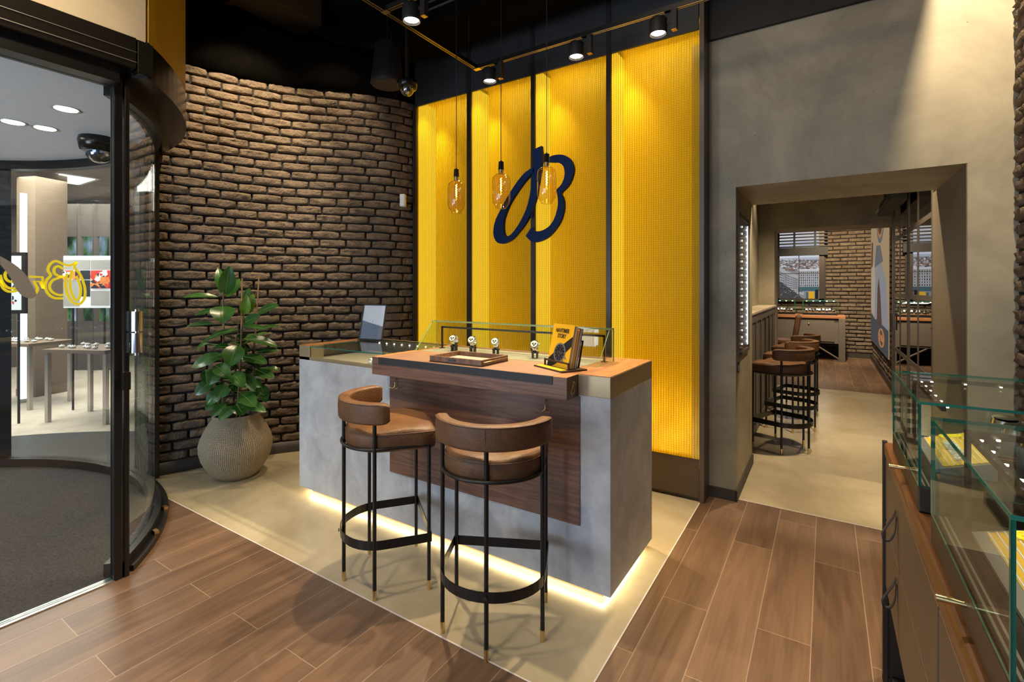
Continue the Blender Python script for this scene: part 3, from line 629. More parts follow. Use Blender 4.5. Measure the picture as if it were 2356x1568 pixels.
# framed picture left
a_ = onZ(20, 663+1122*1.5/5.4, 0); c_ = onZ(58, 663+1122*1.5/5.4, 0); O2 = Vector((a_[0], a_[1], 0)); U2 = Vector((c_[0], c_[1], 0))-O2; W2 = U2.length; U2.normalize(); n2 = U2.cross(V_)
t = thing('poster_stand', 'framed poster on a thin stand at the far left of the hall', 'poster', tuple(O2), world=True)
b = MB(); b.poly([tuple(O2+U2*u+V_*v) for u, v in ((0, 1.22), (W2, 1.22), (W2, 1.9), (0, 1.9))], tuple(n2*-.03)); part('frame', b, 'bronze', t)
b = MB(); b.poly([tuple(O2+U2*u+V_*v+n2*.004) for u, v in ((.02, 1.26), (W2-.04, 1.26), (W2-.04, 1.86), (.02, 1.86))], tuple(n2*-.003)); art(b, O2+U2*.04+V_*1.3, U2, V_, .07, .25, 14, [1, 2], 3); part('print', b, ['artwhite', 'artred', 'bluegrey'], t, recalc=False)
b = MB(); p = O2+U2*W2*.5-n2*.02; b.cyl((p.x, p.y, 0), (p.x, p.y, 1.22), .012, n=8); part('pole', b, 'blackmetal', t)
# hall tables with goods
def hall_table(px, py, w_, lab, h=.82):
    x, y, _ = onZ(px, py, 0); t = thing('display_table', lab, 'table', (x, y, 0), R(25))
    b = MB(); b.box(-w_/2, w_/2, -.28, .28, h-.04, h); part('tabletop', b, 'hallbrown', t, bevel=.003)
    for sx in (-1, 1):
        for sy in (-1, 1):
            b = MB(); b.box(sx*(w_/2-.03)-.02, sx*(w_/2-.03)+.02, sy*.24-.02, sy*.24+.02, 0, h-.04); part('leg', b, 'steel', t)
    return (x, y, h)
tx = hall_table(225, 960, .8, 'steel legged display table in the hall beneath the art board')
tx2 = hall_table(60, 930, .8, 'steel legged display table in the hall left of the taupe column')
rr = random.Random(5)
def nugget(x, y, z, lab, grp, first=[None]):
    if first[0] is None:
        t = thing('watch_cushion', lab, 'watch', (x, y, z), rr.uniform(0, 6), grp); b = MB(); b.sphere((0, 0, .018), .03, 10, 6, sz=.55); part('strap', b, 'dialwhite', t)
        b = MB(); b.cyl((0, 0, .03), (0, 0, .04), .018, n=14); part('case', b, 'silver', t); snapshot(t); first[0] = t
    else: dup(first[0], (x, y, z), rr.uniform(0, 6), lab, grp)
ct = []
for (cx, cy, ch), lab in ((tx, 'small silver watch laid on the hall table beneath the art board'), (tx2, 'small silver watch laid on the hall table left of the column')):
    for i in range(14):
        a = R(25); u, v = -.34+.1*(i % 7)+rr.uniform(-.02, .02), -.14+.26*(i//7)+rr.uniform(-.04, .04)
        nugget(cx+u*math.cos(a)-v*math.sin(a), cy+u*math.sin(a)+v*math.cos(a), ch, lab, lab.replace('small silver watch', 'watches'))
# street window of the hall with foliage behind
a_ = onZ(150, 663+1122*1.5/9.0, 0); c_ = onZ(262, 663+1122*1.5/9.0, 0); O3 = Vector((a_[0], a_[1], 0)); U3 = Vector((c_[0], c_[1], 0))-O3; W3 = U3.length; U3.normalize(); n3 = U3.cross(V_)
M['street'] = mat('street_view', (.12, .28, .1), 1, scale=5, col2=(.45, .55, .75), stretch=(3, 3, .6), emit=0)
def em_tex(name, cols, scale, stretch, s):
    m = bpy.data.materials.new(name); m.use_nodes = True; t = m.node_tree; t.nodes.clear(); N = t.nodes; L = t.links
    o = N.new('ShaderNodeOutputMaterial'); e = N.new('ShaderNodeEmission'); e.inputs[1].default_value = s; tc = N.new('ShaderNodeTexCoord'); mp = N.new('ShaderNodeMapping'); mp.inputs['Scale'].default_value = stretch
    n = N.new('ShaderNodeTexNoise'); n.inputs['Scale'].default_value = scale; n.inputs['Detail'].default_value = 8; r = N.new('ShaderNodeValToRGB')
    for i in range(len(cols)-2): r.color_ramp.elements.new(.5)
    for i, c in enumerate(cols): r.color_ramp.elements[i].position = .36+.28*i/(len(cols)-1); r.color_ramp.elements[i].color = (*c, 1)
    L.new(tc.outputs['Object'], mp.inputs[0]); L.new(mp.outputs[0], n.inputs[0]); L.new(n.outputs['Fac'], r.inputs[0]); L.new(r.outputs[0], e.inputs[0]); L.new(e.outputs[0], o.inputs[0]); return m
M['street'] = em_tex('street_view', [(.02, .03, .02), (.05, .11, .04), (.2, .4, .12), (.45, .55, .75), (.8, .9, 1)], 4, (1, 1, .5), .7)
b = MB(); b.poly([tuple(O3+U3*u+V_*v) for u, v in ((0, .9), (W3, .9), (W3, 2.5), (0, 2.5))], tuple(n3*-.02)); wn = struct('window_1', b, 'street')
b = MB()
for u in (0, W3*.33, W3*.66, W3): p = O3+U3*u+n3*.03; b.box(p.x-.04, p.x+.04, p.y-.04, p.y+.04, .0, 3.1)
b.poly([tuple(O3+U3*u+V_*v+n3*.02) for u, v in ((0, 2.45), (W3, 2.45), (W3, 3.1), (0, 3.1))], tuple(n3*.03)); b.poly([tuple(O3+U3*u+V_*v+n3*.02) for u, v in ((0, 0), (W3, 0), (W3, .9), (0, .9))], tuple(n3*.03))
struct('window_1_frame', b, 'hallgrey')
for (px, py), lb in zip([(160, 412), (232, 470)], ['rectangular recessed ceiling light over the taupe column', 'small rectangular recessed ceiling light deeper in the hall']):
    x, y, _ = onZ(px, py, 3.14); t = thing('ceiling_panel_light', lb, 'ceiling light', (x, y, 3.14)); b = MB(); b.box(-.35, .35, -.2, .2, -.01, 0); part('diffuser', b, 'ledsoft', t); b = MB(); b.box(-.4, .4, -.25, .25, -.004, 0); part('frame', b, 'white', t)

# ================================================================ YELLOW BACKLIT WALL
fw = thing('backlit_feature_wall', 'tall yellow backlit mesh wall in four bays behind the counter', 'wall panel', (-2.09, 3.7, 0), world=True)
bays = [(-3.428, -2.798), (-2.752, -2.11), (-2.072, -1.433), (-1.394, -.744)]; YM = 3.585; ZT = 3.31; ZB = .3
for i, (x0, x1) in enumerate(bays):
    b = MB(); yb = 3.86
    zl, zh = ZB-.07, ZT+.09; b.add([(x0, YM+.01, zl), (x0, yb, zl), (x0, yb, zh), (x0, YM+.01, zh), (x1, yb, zl), (x1, yb, zh), (x1, YM+.01, zl), (x1, YM+.01, zh)], [(0, 1, 2, 3), (1, 4, 5, 2), (4, 6, 7, 5), (3, 2, 5, 7), (0, 6, 4, 1)])
    part('bay_lining', b, 'lining', fw, recalc=False)
    b = MB(); P_ = .018; n = int(round((x1-x0)/P_)); p = (x1-x0)/n; A = []; 
    for k in range(n):
        u = x0+k*p; g = .0031
        b.add([(u+g, YM, ZB), (u+p*.5+g*.5, YM-.003, ZB), (u+p*.5+g*.5, YM-.003, ZT), (u+g, YM, ZT), (u+p, YM, ZB), (u+p, YM, ZT)], [(0, 1, 2, 3), (1, 4, 5, 2)], 0)
        b.add([(u, YM+.0005, ZB), (u+g, YM+.0005, ZB), (u+g, YM+.0005, ZT), (u, YM+.0005, ZT)], [(0, 1, 2, 3)], 1)
    part('mesh_screen', b, ['mesh', 'seam'], fw, recalc=False)
    b = MB(); b.box(x0+.0005, x0+.003, YM+.014, yb-.004, ZB-.05, ZT+.06); part('glowing_side_lining', b, 'sideglow', fw)  # left bay wall made to glow so it looks brightly lit
    lamp('SPOT', (x0+.07, YM+.12, ZT+.07), (x0+.03, YM+.12, 1.6), 45, WARM, .02, 70, .9); lamp('SPOT', (x0+.2, YM+.1, ZB-.04), (x0+.15, YM+.16, 1.6), 10, WARM, .02, 90, .9); lamp('SPOT', (x1-.15, YM+.1, ZB-.04), (x1-.15, YM+.16, 1.6), 8, WARM, .02, 90, .9)  # assumed hidden lamps inside the bay, top and bottom
    b = MB(); b.box(x0+.03, x1-.03, YM+.012, YM+.022, ZT+.05, ZT+.06); b.box(x0+.03, x1-.03, YM+.012, YM+.022, ZB-.045, ZB-.035); part('led_strip', b, 'ledbay', fw)
for x0, x1 in ((-2.798, -2.752), (-2.11, -2.072), (-1.433, -1.394)):
    b = MB(); b.box(x0, x1, YM-.012, 3.86, ZB-.07, ZT+.09); part('divider', b, 'bronze', fw)
b = MB(); b.box(-.744, -.713, 3.578, 3.86, 0, 3.9); part('side_frame', b, 'greybrown', fw)
b = MB(); b.box(-3.47, -3.428, 3.56, 3.86, 0, 3.33); part('side_frame', b, 'bronze', fw)
b = MB(); b.box(-3.43, -.748, 3.588, 3.594, .03, ZB); b.box(-3.43, -.748, 3.594, 3.86, .03, ZB-.075); b.box(-3.43, -.748, 3.61, 3.86, 0, .03); part('plinth', b, 'brownpanel', fw)
b = MB(); b.box(-3.45, -.748, 3.57, 3.592, ZT, 3.9); b.box(-3.45, -.748, 3.592, 3.86, ZT+.095, 3.9); part('header_panel', b, 'greydark', fw)
for x0, x1 in ((-2.8, -2.75), (-2.11, -2.07), (-1.43, -1.39)):
    b = MB(); b.box(x0, x1, 3.564, 3.572, ZT, 3.9); part('header_joint', b, 'black', fw)
# big B emblem
S1 = [((755,148),(878,92)),((762,220),(886,200)),((768,300),(884,300)),((766,385),(868,420)),((752,480),(850,540)),((738,600),(832,640)),((725,720),(816,760)),((700,850),(790,850)),((660,980),(745,985)),((610,1090),(690,1100)),((560,1180),(625,1205)),((500,1268),(550,1300)),((445,1328),(480,1378)),((395,1350),(400,1428)),((362,1320),(310,1448)),((348,1260),(248,1415)),((345,1180),(212,1330)),((360,1090),(213,1230)),((395,990),(245,1110)),((445,880),(300,995)),((500,790),(370,860)),((560,700),(450,725)),((640,590),(540,590)),((700,520),(630,480)),((745,470),(700,425)),((772,452),(772,385))]
S2 = [((935,300),(945,310)),((1000,240),(1030,318)),((1060,220),(1080,316)),((1140,212),(1130,330)),((1210,228),(1168,358)),((1270,270),(1190,395)),((1308,335),(1198,440)),((1322,410),(1200,480)),((1312,490),(1190,540)),((1280,580),(1165,605)),((1235,655),(1132,655)),((1150,745),(1088,700)),((1172,800),(1096,765)),((1188,890),(1105,850)),((1184,980),(1102,930)),((1160,1080),(1080,1030)),((1115,1180),(1045,1120)),((1050,1270),(990,1200)),((980,1345),(925,1248)),((900,1395),(860,1273)),((800,1428),(800,1276)),((730,1412),(765,1258)),((658,1340),(735,1228))]
def sm_pairs(S):
    A = spline([p[0] for p in S], 3); B = spline([p[1] for p in S], 3); return A, B
def emblem(mb, mapf, off_):
    for S in (S1, S2):
        A, B = sm_pairs(S); mb.strip([mapf(*p) for p in A], [mapf(*p) for p in B], off_)
b = MB(); emblem(b, lambda x, y: onY(1100+x/6.03, 320+y/6.03, 3.535), (0, .035, 0))
b.box(-2.1, -2.08, 3.55, 3.575, 2.45, 2.5); b.box(-2.1, -2.08, 3.55, 3.575, 2.1, 2.15)
tag(part('wall_sign_letter', b, 'navy'), 'large navy blue script letter B mounted on the yellow wall', 'sign')

# ================================================================ COUNTER
cou = ct = thing('reception_counter', 'grey concrete reception counter with walnut front panel and gold edging', 'counter', (-2.05, 2.5, 0), world=True)
X0, X1, Y0, Y1 = -3.257, -.848, 2.17, 2.818; Z0, ZG, ZTp = .05, .982, 1.083
b = MB(); b.box(X0, X1, Y0, Y1, Z0, ZG); part('concrete_body', b, 'counter', ct, bevel=.002)
b = MB(); b.box(X0+.065, X1-.065, Y0+.065, Y1-.065, .0, Z0); part('plinth', b, 'gold', ct)
b = MB(); b.box(X0+.055, X1-.055, Y0+.052, Y0+.06, .036, .046); b.box(X1-.06, X1-.052, Y0+.055, Y1-.055, .036, .046); b.box(X0+.052, X0+.06, Y0+.055, Y1-.055, .036, .046); part('underglow_strip', b, 'plinthled', ct)
b = MB(); b.box(-2.305, -1.002, Y0-.008, Y0, .35, .976); part('front_panel', b, 'walnut', ct)
# left display end: gold frame, glass
b = MB(); b.box(X0, -3.135, Y0, Y0+.12, ZG, ZTp); b.box(X0, -2.34, Y0, Y0+.02, ZG, ZG+.022); b.box(X0, X0+.02, Y0+.12, Y1, ZG, ZTp-.004); b.box(X0, -2.34, Y1-.03, Y1, ZG, ZTp); part('gold_frame', b, 'gold', ct, bevel=.0015)
b = MB(); b.box(X0+.001, -3.14, Y0+.002, Y1-.03, ZTp, ZTp+.003); part('edge_timber', b, 'walnut_y', ct)
b = MB(); b.plate(-3.135, -2.34, Y0+.004, Y0+.010, ZG+.022, ZTp-.006, 'y'); b.plate(-3.14, -2.34, Y0+.004, Y1-.03, ZTp-.006, ZTp, 'z'); part('display_glass', b, ['glass', 'glassedge'], ct)
b = MB(); b.box(X0+.02, -2.34, Y0+.02, Y1-.03, ZG, ZG+.004); b.box(X0+.02, -2.34, Y1-.04, Y1-.03, ZG, ZTp-.01); part('display_tray', b, 'sand', ct)
for i in range(9): x = -3.08+.085*i; b = MB(); b.cyl((x, Y1-.045, ZTp-.03), (x, Y1-.04, ZTp-.03), .005, n=10); part('display_light', b, 'led', cou)
# middle: walnut deck with leather pad, shelf projecting to the front
b = MB(); b.box(-2.34, -1.015, 2.05, Y0-.008, .976, ZTp-.004); b.box(-2.34, -1.015, Y0-.008, Y1, ZG+.001, ZTp-.004); part('bar_shelf', b, 'walnut', ct, bevel=.002)
b = MB(); b.box(-2.34, -2.28, 2.05, Y1, ZTp-.004, ZTp); b.box(-1.09, -1.015, 2.05, Y1, ZTp-.004, ZTp); b.box(-2.28, -1.09, 2.385, 2.41, ZTp-.004, ZTp); part('deck_timber', b, 'walnut_y', ct)
b = MB(); b.box(-1.0145, -1.014, 2.051, Y0-.001, .977, ZTp-.001); part('shelf_end', b, 'walnut_yd', ct)
b = MB(); b.box(-2.28, -1.09, 2.048, 2.385, ZTp-.004, ZTp+.001); part('leather_pad', b, 'pad', ct)
b = MB(); b.box(-2.28, -1.09, 2.046, 2.05, 1.043, ZTp); part('pad_edge', b, 'blackleather', ct, label='black leather front edge')
b = MB(); b.box(-2.28, -1.09, 2.41, 2.70, ZTp-.004, ZTp+.0005); part('display_deck', b, 'sand', ct)
b = MB(); b.box(-1.014, X1, Y0, Y1, ZG, ZTp-.002); part('gold_end', b, 'gold', ct, bevel=.0015)
b = MB(); b.box(-1.012, X1-.002, Y0+.002, Y1, ZTp-.002, ZTp+.001); part('end_timber', b, 'walnut_y', ct)
b = MB(); b.box(-2.352, -2.342, 2.17, 2.3, ZTp-.03, ZTp); part('gold_tab', b, 'gold', ct)
b = MB(); emblem(b, lambda x, y: (-1.0125, 2.082+(x-200)/1124*.05, 1.058-(y-92)/1356*.062), (.003, 0, 0)); part('brass_letter', b, 'brass', ct)
for x in (-2.24, -1.183):
    b = MB(); z_ = .895; y_ = 2.158
    b.tube([(x, y_, z_+.045), (x, y_-.012, z_+.04), (x, y_-.014, z_), (x-.012, y_-.02, z_-.012), (x-.03, y_-.026, z_-.008), (x-.042, y_-.03, z_+.006)], .003, 8)
    b.tube([(x, y_-.014, z_), (x+.012, y_-.02, z_-.012), (x+.03, y_-.026, z_-.008), (x+.042, y_-.03, z_+.006)], .003, 8); part('bag_hook', b, 'brass', ct)
# slanted glass hood over the watches
gh = thing('glass_hood', 'slanted clear glass hood over the row of watches on the counter', 'glass case', (-1.65, 2.55, ZTp), world=True)
gx0, gx1 = -2.33, -1.013; zb, zt = ZTp+.001, 1.268
b = MB(); th = .006
b.poly([(gx0, 2.41, zb), (gx0, 2.58, zt), (gx0, 2.58+th, zt), (gx0, 2.41+th, zb)], (gx1-gx0, 0, 0)); 
b.m[0] = b.m[1] = 1; b.m[2:6] = [0, 1, 0, 1]
part('front_pane', b, ['glass', 'glassedge_l'], gh, recalc=False)
b = MB(); b.plate(gx0, gx1, 2.58, 2.65, zt, zt+th, 'z'); part('top_pane', b, ['glass', 'glassedge_l'], gh, label='narrow top pane with green edge')
b = MB(); b.plate(gx0, gx1, 2.644, 2.65, zb, zt, 'y'); part('back_pane', b, ['glass', 'glassedge_l'], gh)
b = MB()
b.poly([(gx1-.005, 2.42, zb), (gx1-.005, 2.584, zt), (gx1-.005, 2.644, zt), (gx1-.005, 2.644, zb)], (.005, 0, 0)); b.m[2:] = [1]*4; part('side_pane', b, ['glass', 'glassedge_l'], gh, recalc=False)
b = MB(); b.poly([(gx0, 2.42, zb), (gx0, 2.584, zt), (gx0, 2.644, zt), (gx0, 2.644, zb)], (.005, 0, 0)); b.m[2:] = [1]*4; part('side_pane', b, ['glass', 'glassedge_l'], gh, recalc=False)
b = MB(); b.box(-2.262, -2.252, 2.6, 2.61, zb, 1.232); b.box(-1.06, -1.05, 2.6, 2.61, zb, 1.232); b.box(-2.262, -1.05, 2.6, 2.61, 1.225, 1.237); b.box(-2.27, -2.244, 2.59, 2.62, zb, zb+.004); b.box(-1.068, -1.042, 2.59, 2.62, zb, zb+.004); part('light_bar_bracket', b, 'bronze', gh)

# ---- watches (standing on a small black stand)
def make_watch(loc, lab, rz):
    t = thing('wristwatch', lab, 'watch', loc, rz)
    b = MB(); b.box(-.014, -.008, -.012, .012, 0, .028); b.box(.008, .014, -.012, .012, 0, .028); b.box(-.016, .016, -.014, .014, .024, .03); part('stand', b, 'blackmetal', t)
    b = MB(); cx = Vector((0, .006, .056)); pts = []
    for k in range(25):
        a = 2*math.pi*k/24; pts.append((0, cx.y+.022*math.cos(a), cx.z+.030*math.sin(a)))
    vs = []; 
    for (x, y, z_) in pts[:-1]: vs += [(-.010, y, z_), (.010, y, z_), (.010, cx.y+(y-cx.y)*.86, cx.z+(z_-cx.z)*.88), (-.010, cx.y+(y-cx.y)*.86, cx.z+(z_-cx.z)*.88)]
    b.add(vs, [(4*i+e, 4*i+(e+1) % 4, (4*i+4+(e+1) % 4) % 96, (4*i+4+e) % 96) for i in range(24) for e in range(4)], 0, False); part('bracelet', b, 'silver', t, bevel=.0008)
    n_ = Vector((0, -.82, .57)); c0 = Vector((0, -.016, .068))
    b = MB(); b.cyl(c0-n_*.004, c0+n_*.006, .0215, .0205, 28); b.cyl(c0+Vector((.02, 0, 0)), c0+Vector((.026, 0, 0)), .0035, n=10); b.cyl(c0+Vector((.017, -.004, .009)), c0+Vector((.024, -.004, .011)), .0025, n=8); b.cyl(c0+Vector((.017, .004, -.009)), c0+Vector((.024, .004, -.011)), .0025, n=8); cs_ = part('watch_case', b, 'silver', t)
    b = MB(); b.cyl(c0+n_*.0061, c0+n_*.0066, .0172, n=28); part('dial', b, 'dialwhite', cs_)
    b = MB(); ax = Vector((1, 0, 0)); ay = n_.cross(ax)
    for dx, dy in ((-.007, 0), (.007, 0), (0, -.0075)): p = c0+n_*.0067+ax*dx+ay*dy; b.cyl(p, p+n_*.0003, .0042, n=12)
    for a in (.6, 2.2):
        p = c0+n_*.0072; q = p+(ax*math.cos(a)+ay*math.sin(a))*.013; b.cyl(p, q, .0006, n=6)
    part('subdials', b, 'dialblack', cs_)
    snapshot(t); return t
wl = ['leftmost steel watch with three dark subdials under the glass hood', 'second steel watch from the left under the glass hood, beside the leftmost', 'steel watch third from the left under the glass hood, behind the wooden tray', 'steel watch standing alone nearest the yellow book under the glass hood']
W0 = None
for i, px in enumerate((1045, 1088, 1141, 1231)):
    x, y, _ = onY(px, 800, 2.53)
    if i == 0: W0 = make_watch((x, y, ZTp+.001), wl[0], R(8)); W0['group'] = 'watches under the glass hood'; W0.scale = (1.22,)*3
    else: dup(W0, (x, y, ZTp+.001), R(8+3*i), wl[i], 'watches under the glass hood', 1.22)
for i, (px, lb) in enumerate(((838, 'steel watch lying in the counter showcase, left one of two'), (851, 'steel watch lying in the counter showcase, right one beside the shelf'))):
    x, y, _ = onZ(px, 836, 1.0); t = thing('wristwatch', lb, 'watch', (x, 2.26, ZG+.004), 0, 'watches in the counter showcase')
    b = MB(); b.lathe([(.024, 0), (.027, .01), (.022, .028), (.012, .04), (.0001, .044)], n=24); part('cushion', b, 'dialwhite', t); b = MB(); b.tube([(-.02, -.012, .02), (0, -.02, .036), (.02, -.008, .022)], .004, 8); part('bracelet', b, 'silver', t)
# ---- tray
t = thing('serving_tray', 'dark wooden tray with pale lining on the leather counter pad', 'tray', (-1.715, 2.21, ZTp+.0015))
a, c = .183, .128
b = MB(); b.box(-a, a, -c, c, 0, .006); part('tray_base', b, 'bronze', t)
b = MB(); b.box(-a, a, -c, -c+.012, .006, .034); b.box(-a, a, c-.012, c, .006, .034); b.box(-a, -a+.012, -c+.012, c-.012, .006, .034); b.box(a-.012, a, -c+.012, c-.012, .006, .034); part('tray_rim', b, 'walnut_yd', t, bevel=.0015)
b = MB(); b.box(-a+.012, a-.012, -c+.012, c-.012, .006, .008); part('lining', b, 'sand', t)
b = MB(); b.tube([(a, -c+.02, .022), (a+.008, -c+.02, .022), (a+.008, c-.02, .022), (a, c-.02, .022)], .0022, 8); part('handle', b, 'brass', t)
b = MB(); b.tube([(-a, -c+.02, .022), (-a-.008, -c+.02, .022), (-a-.008, c-.02, .022), (-a, c-.02, .022)], .0022, 8); part('handle', b, 'brass', t)
b = MB(); b.box(-.045, .01, -c-.0015, -c, .012, .026); part('name_plate', b, 'greydark', t)
# ---- book stand and books; local x along the stand, local -y to the reader
SR = R(-27); sx, sy = -1.16, 2.285; SO = (sx, sy, ZTp+.001)
t = thing('book_stand', 'dark bronze book stand with a yellow lipped base on the counter', 'stand', SO, SR); t.scale = (1.1,)*3
b = MB(); b.box(-.115, .115, -.085, .06, 0, .006); part('base', b, 'bronze', t)
b = MB(); b.box(-.1, .1, -.08, -.045, .006, .008); part('yellow_strip', b, 'bookyellow', t)
b = MB(); b.box(-.098, -.09, -.036, -.03, .006, .034); b.box(.09, .098, -.036, -.03, .006, .034); b.box(-.098, .098, -.036, -.03, .03, .038); part('front_lip', b, 'bronze', t)
b = MB(); tl = R(12)
b.T = Matrix.Translation((0, .045, .006)) @ Matrix.Rotation(-tl, 4, 'X'); b.box(.06, .068, 0, .006, 0, .13); b.box(-.068, -.06, 0, .006, 0, .13); b.box(-.068, .068, 0, .006, .122, .13); part('back_rest', b, 'bronze', t)
def book(y0, th_, w_, h_, lab, cover, cm, name='book'):
    t = thing(name, lab, 'book', SO, SR, 'books in the counter stand'); t.scale = (1.1,)*3; T = Matrix.Translation((0, y0, .0065)) @ Matrix.Rotation(-tl, 4, 'X')
    b = MB(); b.T = T; b.box(-w_/2, w_/2, 0, .002, 0, h_); b.box(-w_/2, w_/2, th_-.002, th_, 0, h_); b.box(-w_/2-.001, -w_/2+.001, 0, th_, 0, h_); part('cover', b, cover, t)
    b = MB(); b.T = T; b.box(-w_/2+.001, w_/2-.003, .002, th_-.002, .002, h_-.003); part('pages', b, cm, t); return t, T
t, T = book(-.028, .02, .165, .205, 'front yellow book titled NAVITIMER STORY in the counter stand', 'bookyellow', 'cream')
fmap = lambda x, y, z: tuple(T @ Vector((x, -.0006+0*z, y)))
tb = MB()
m1 = text_mb('NAVITIMER', .027, lambda x, y, z: tuple(T @ Vector((x*.78-.004, -.0012-z*.3, y+.165))), .001, 0, .0007); m2 = text_mb('STORY', .027, lambda x, y, z: tuple(T @ Vector((x*.78-.004, -.0012-z*.3, y+.139))), .001, 0, .0007)
for m_ in (m1, m2): tb.add(m_.v, m_.f, 0)
part('title', tb, 'ink', t, recalc=False)
b = MB(); P = lambda u, v, d=0: tuple(T @ Vector((u, -.0008-d, v)))
b.add([P(-.0825, .0), P(-.045, .0), P(-.005, .02), P(.03, .06), P(.0825, .105), P(.0825, .152), P(.045, .128), P(-.02, .085), P(-.0825, .035)], [(0, 1, 2, 3, 4, 5, 6, 7, 8)], 0)
def disc(u, v, r, d, mi, n=32): b.add([P(u+r*math.cos(6.2832*i/n), v+r*math.sin(6.2832*i/n), d) for i in range(n)], [tuple(range(n))], mi)
disc(.0, .07, .046, .0004, 1); disc(0, .07, .038, .0006, 0)
for i in range(12):
    a_ = 6.2832*i/12; u, v = .031*math.cos(a_), .07+.031*math.sin(a_); disc(u, v, .0032, .0008, 1, 8)
for u, v in ((-.014, .07), (.014, .07), (0, .055)): disc(u, v, .009, .0007, 2, 16)
for a_, l_ in ((1.4, .03), (-.35, .026)): b.add([P(-.0012*math.sin(a_), .07+.0012*math.cos(a_), .001), P(l_*math.cos(a_), .07+l_*math.sin(a_), .001), P(.0012*math.sin(a_), .07-.0012*math.cos(a_), .001)], [(0, 1, 2)], 1)
disc(.05, .048, .006, .0005, 1, 10); disc(.036, .03, .006, .0005, 1, 10)
part('cover_picture', b, ['dialblack', 'steel', 'greydark'], t, recalc=False)
book(-.007, .014, .16, .185, 'middle book of the three in the counter stand, behind the yellow one', 'bookyellow', 'cream'); book(.008, .018, .16, .19, 'rearmost book in the counter stand, black spine and pale pages', 'greydark', 'cream')
# ---- table mirror
t = thing('table_mirror', 'small framed table mirror at the left rear of the counter', 'mirror', (-3.055, 2.66, ZTp+.003), R(8)); T = Matrix.Rotation(R(-12), 4, 'X')
b = MB(); b.T = T; h_, w_ = .29, .118
b.box(-w_, -w_+.009, -.006, .006, 0, h_); b.box(w_-.009, w_, -.006, .006, 0, h_); b.box(-w_, w_, -.006, .006, h_-.009, h_); b.box(-w_, w_, -.006, .006, 0, .012); part('frame', b, 'greydark', t)
b = MB(); b.T = T; b.box(-w_+.009, w_-.009, -.003, .003, .012, h_-.009); part('mirror_glass', b, 'mirror', t)
b = MB(); b.box(-w_, w_, -.02, .06, 0, .004); b.cyl((0, .055, .004), (0, .03, .15), .004, n=8); part('foot', b, 'blackmetal', t)

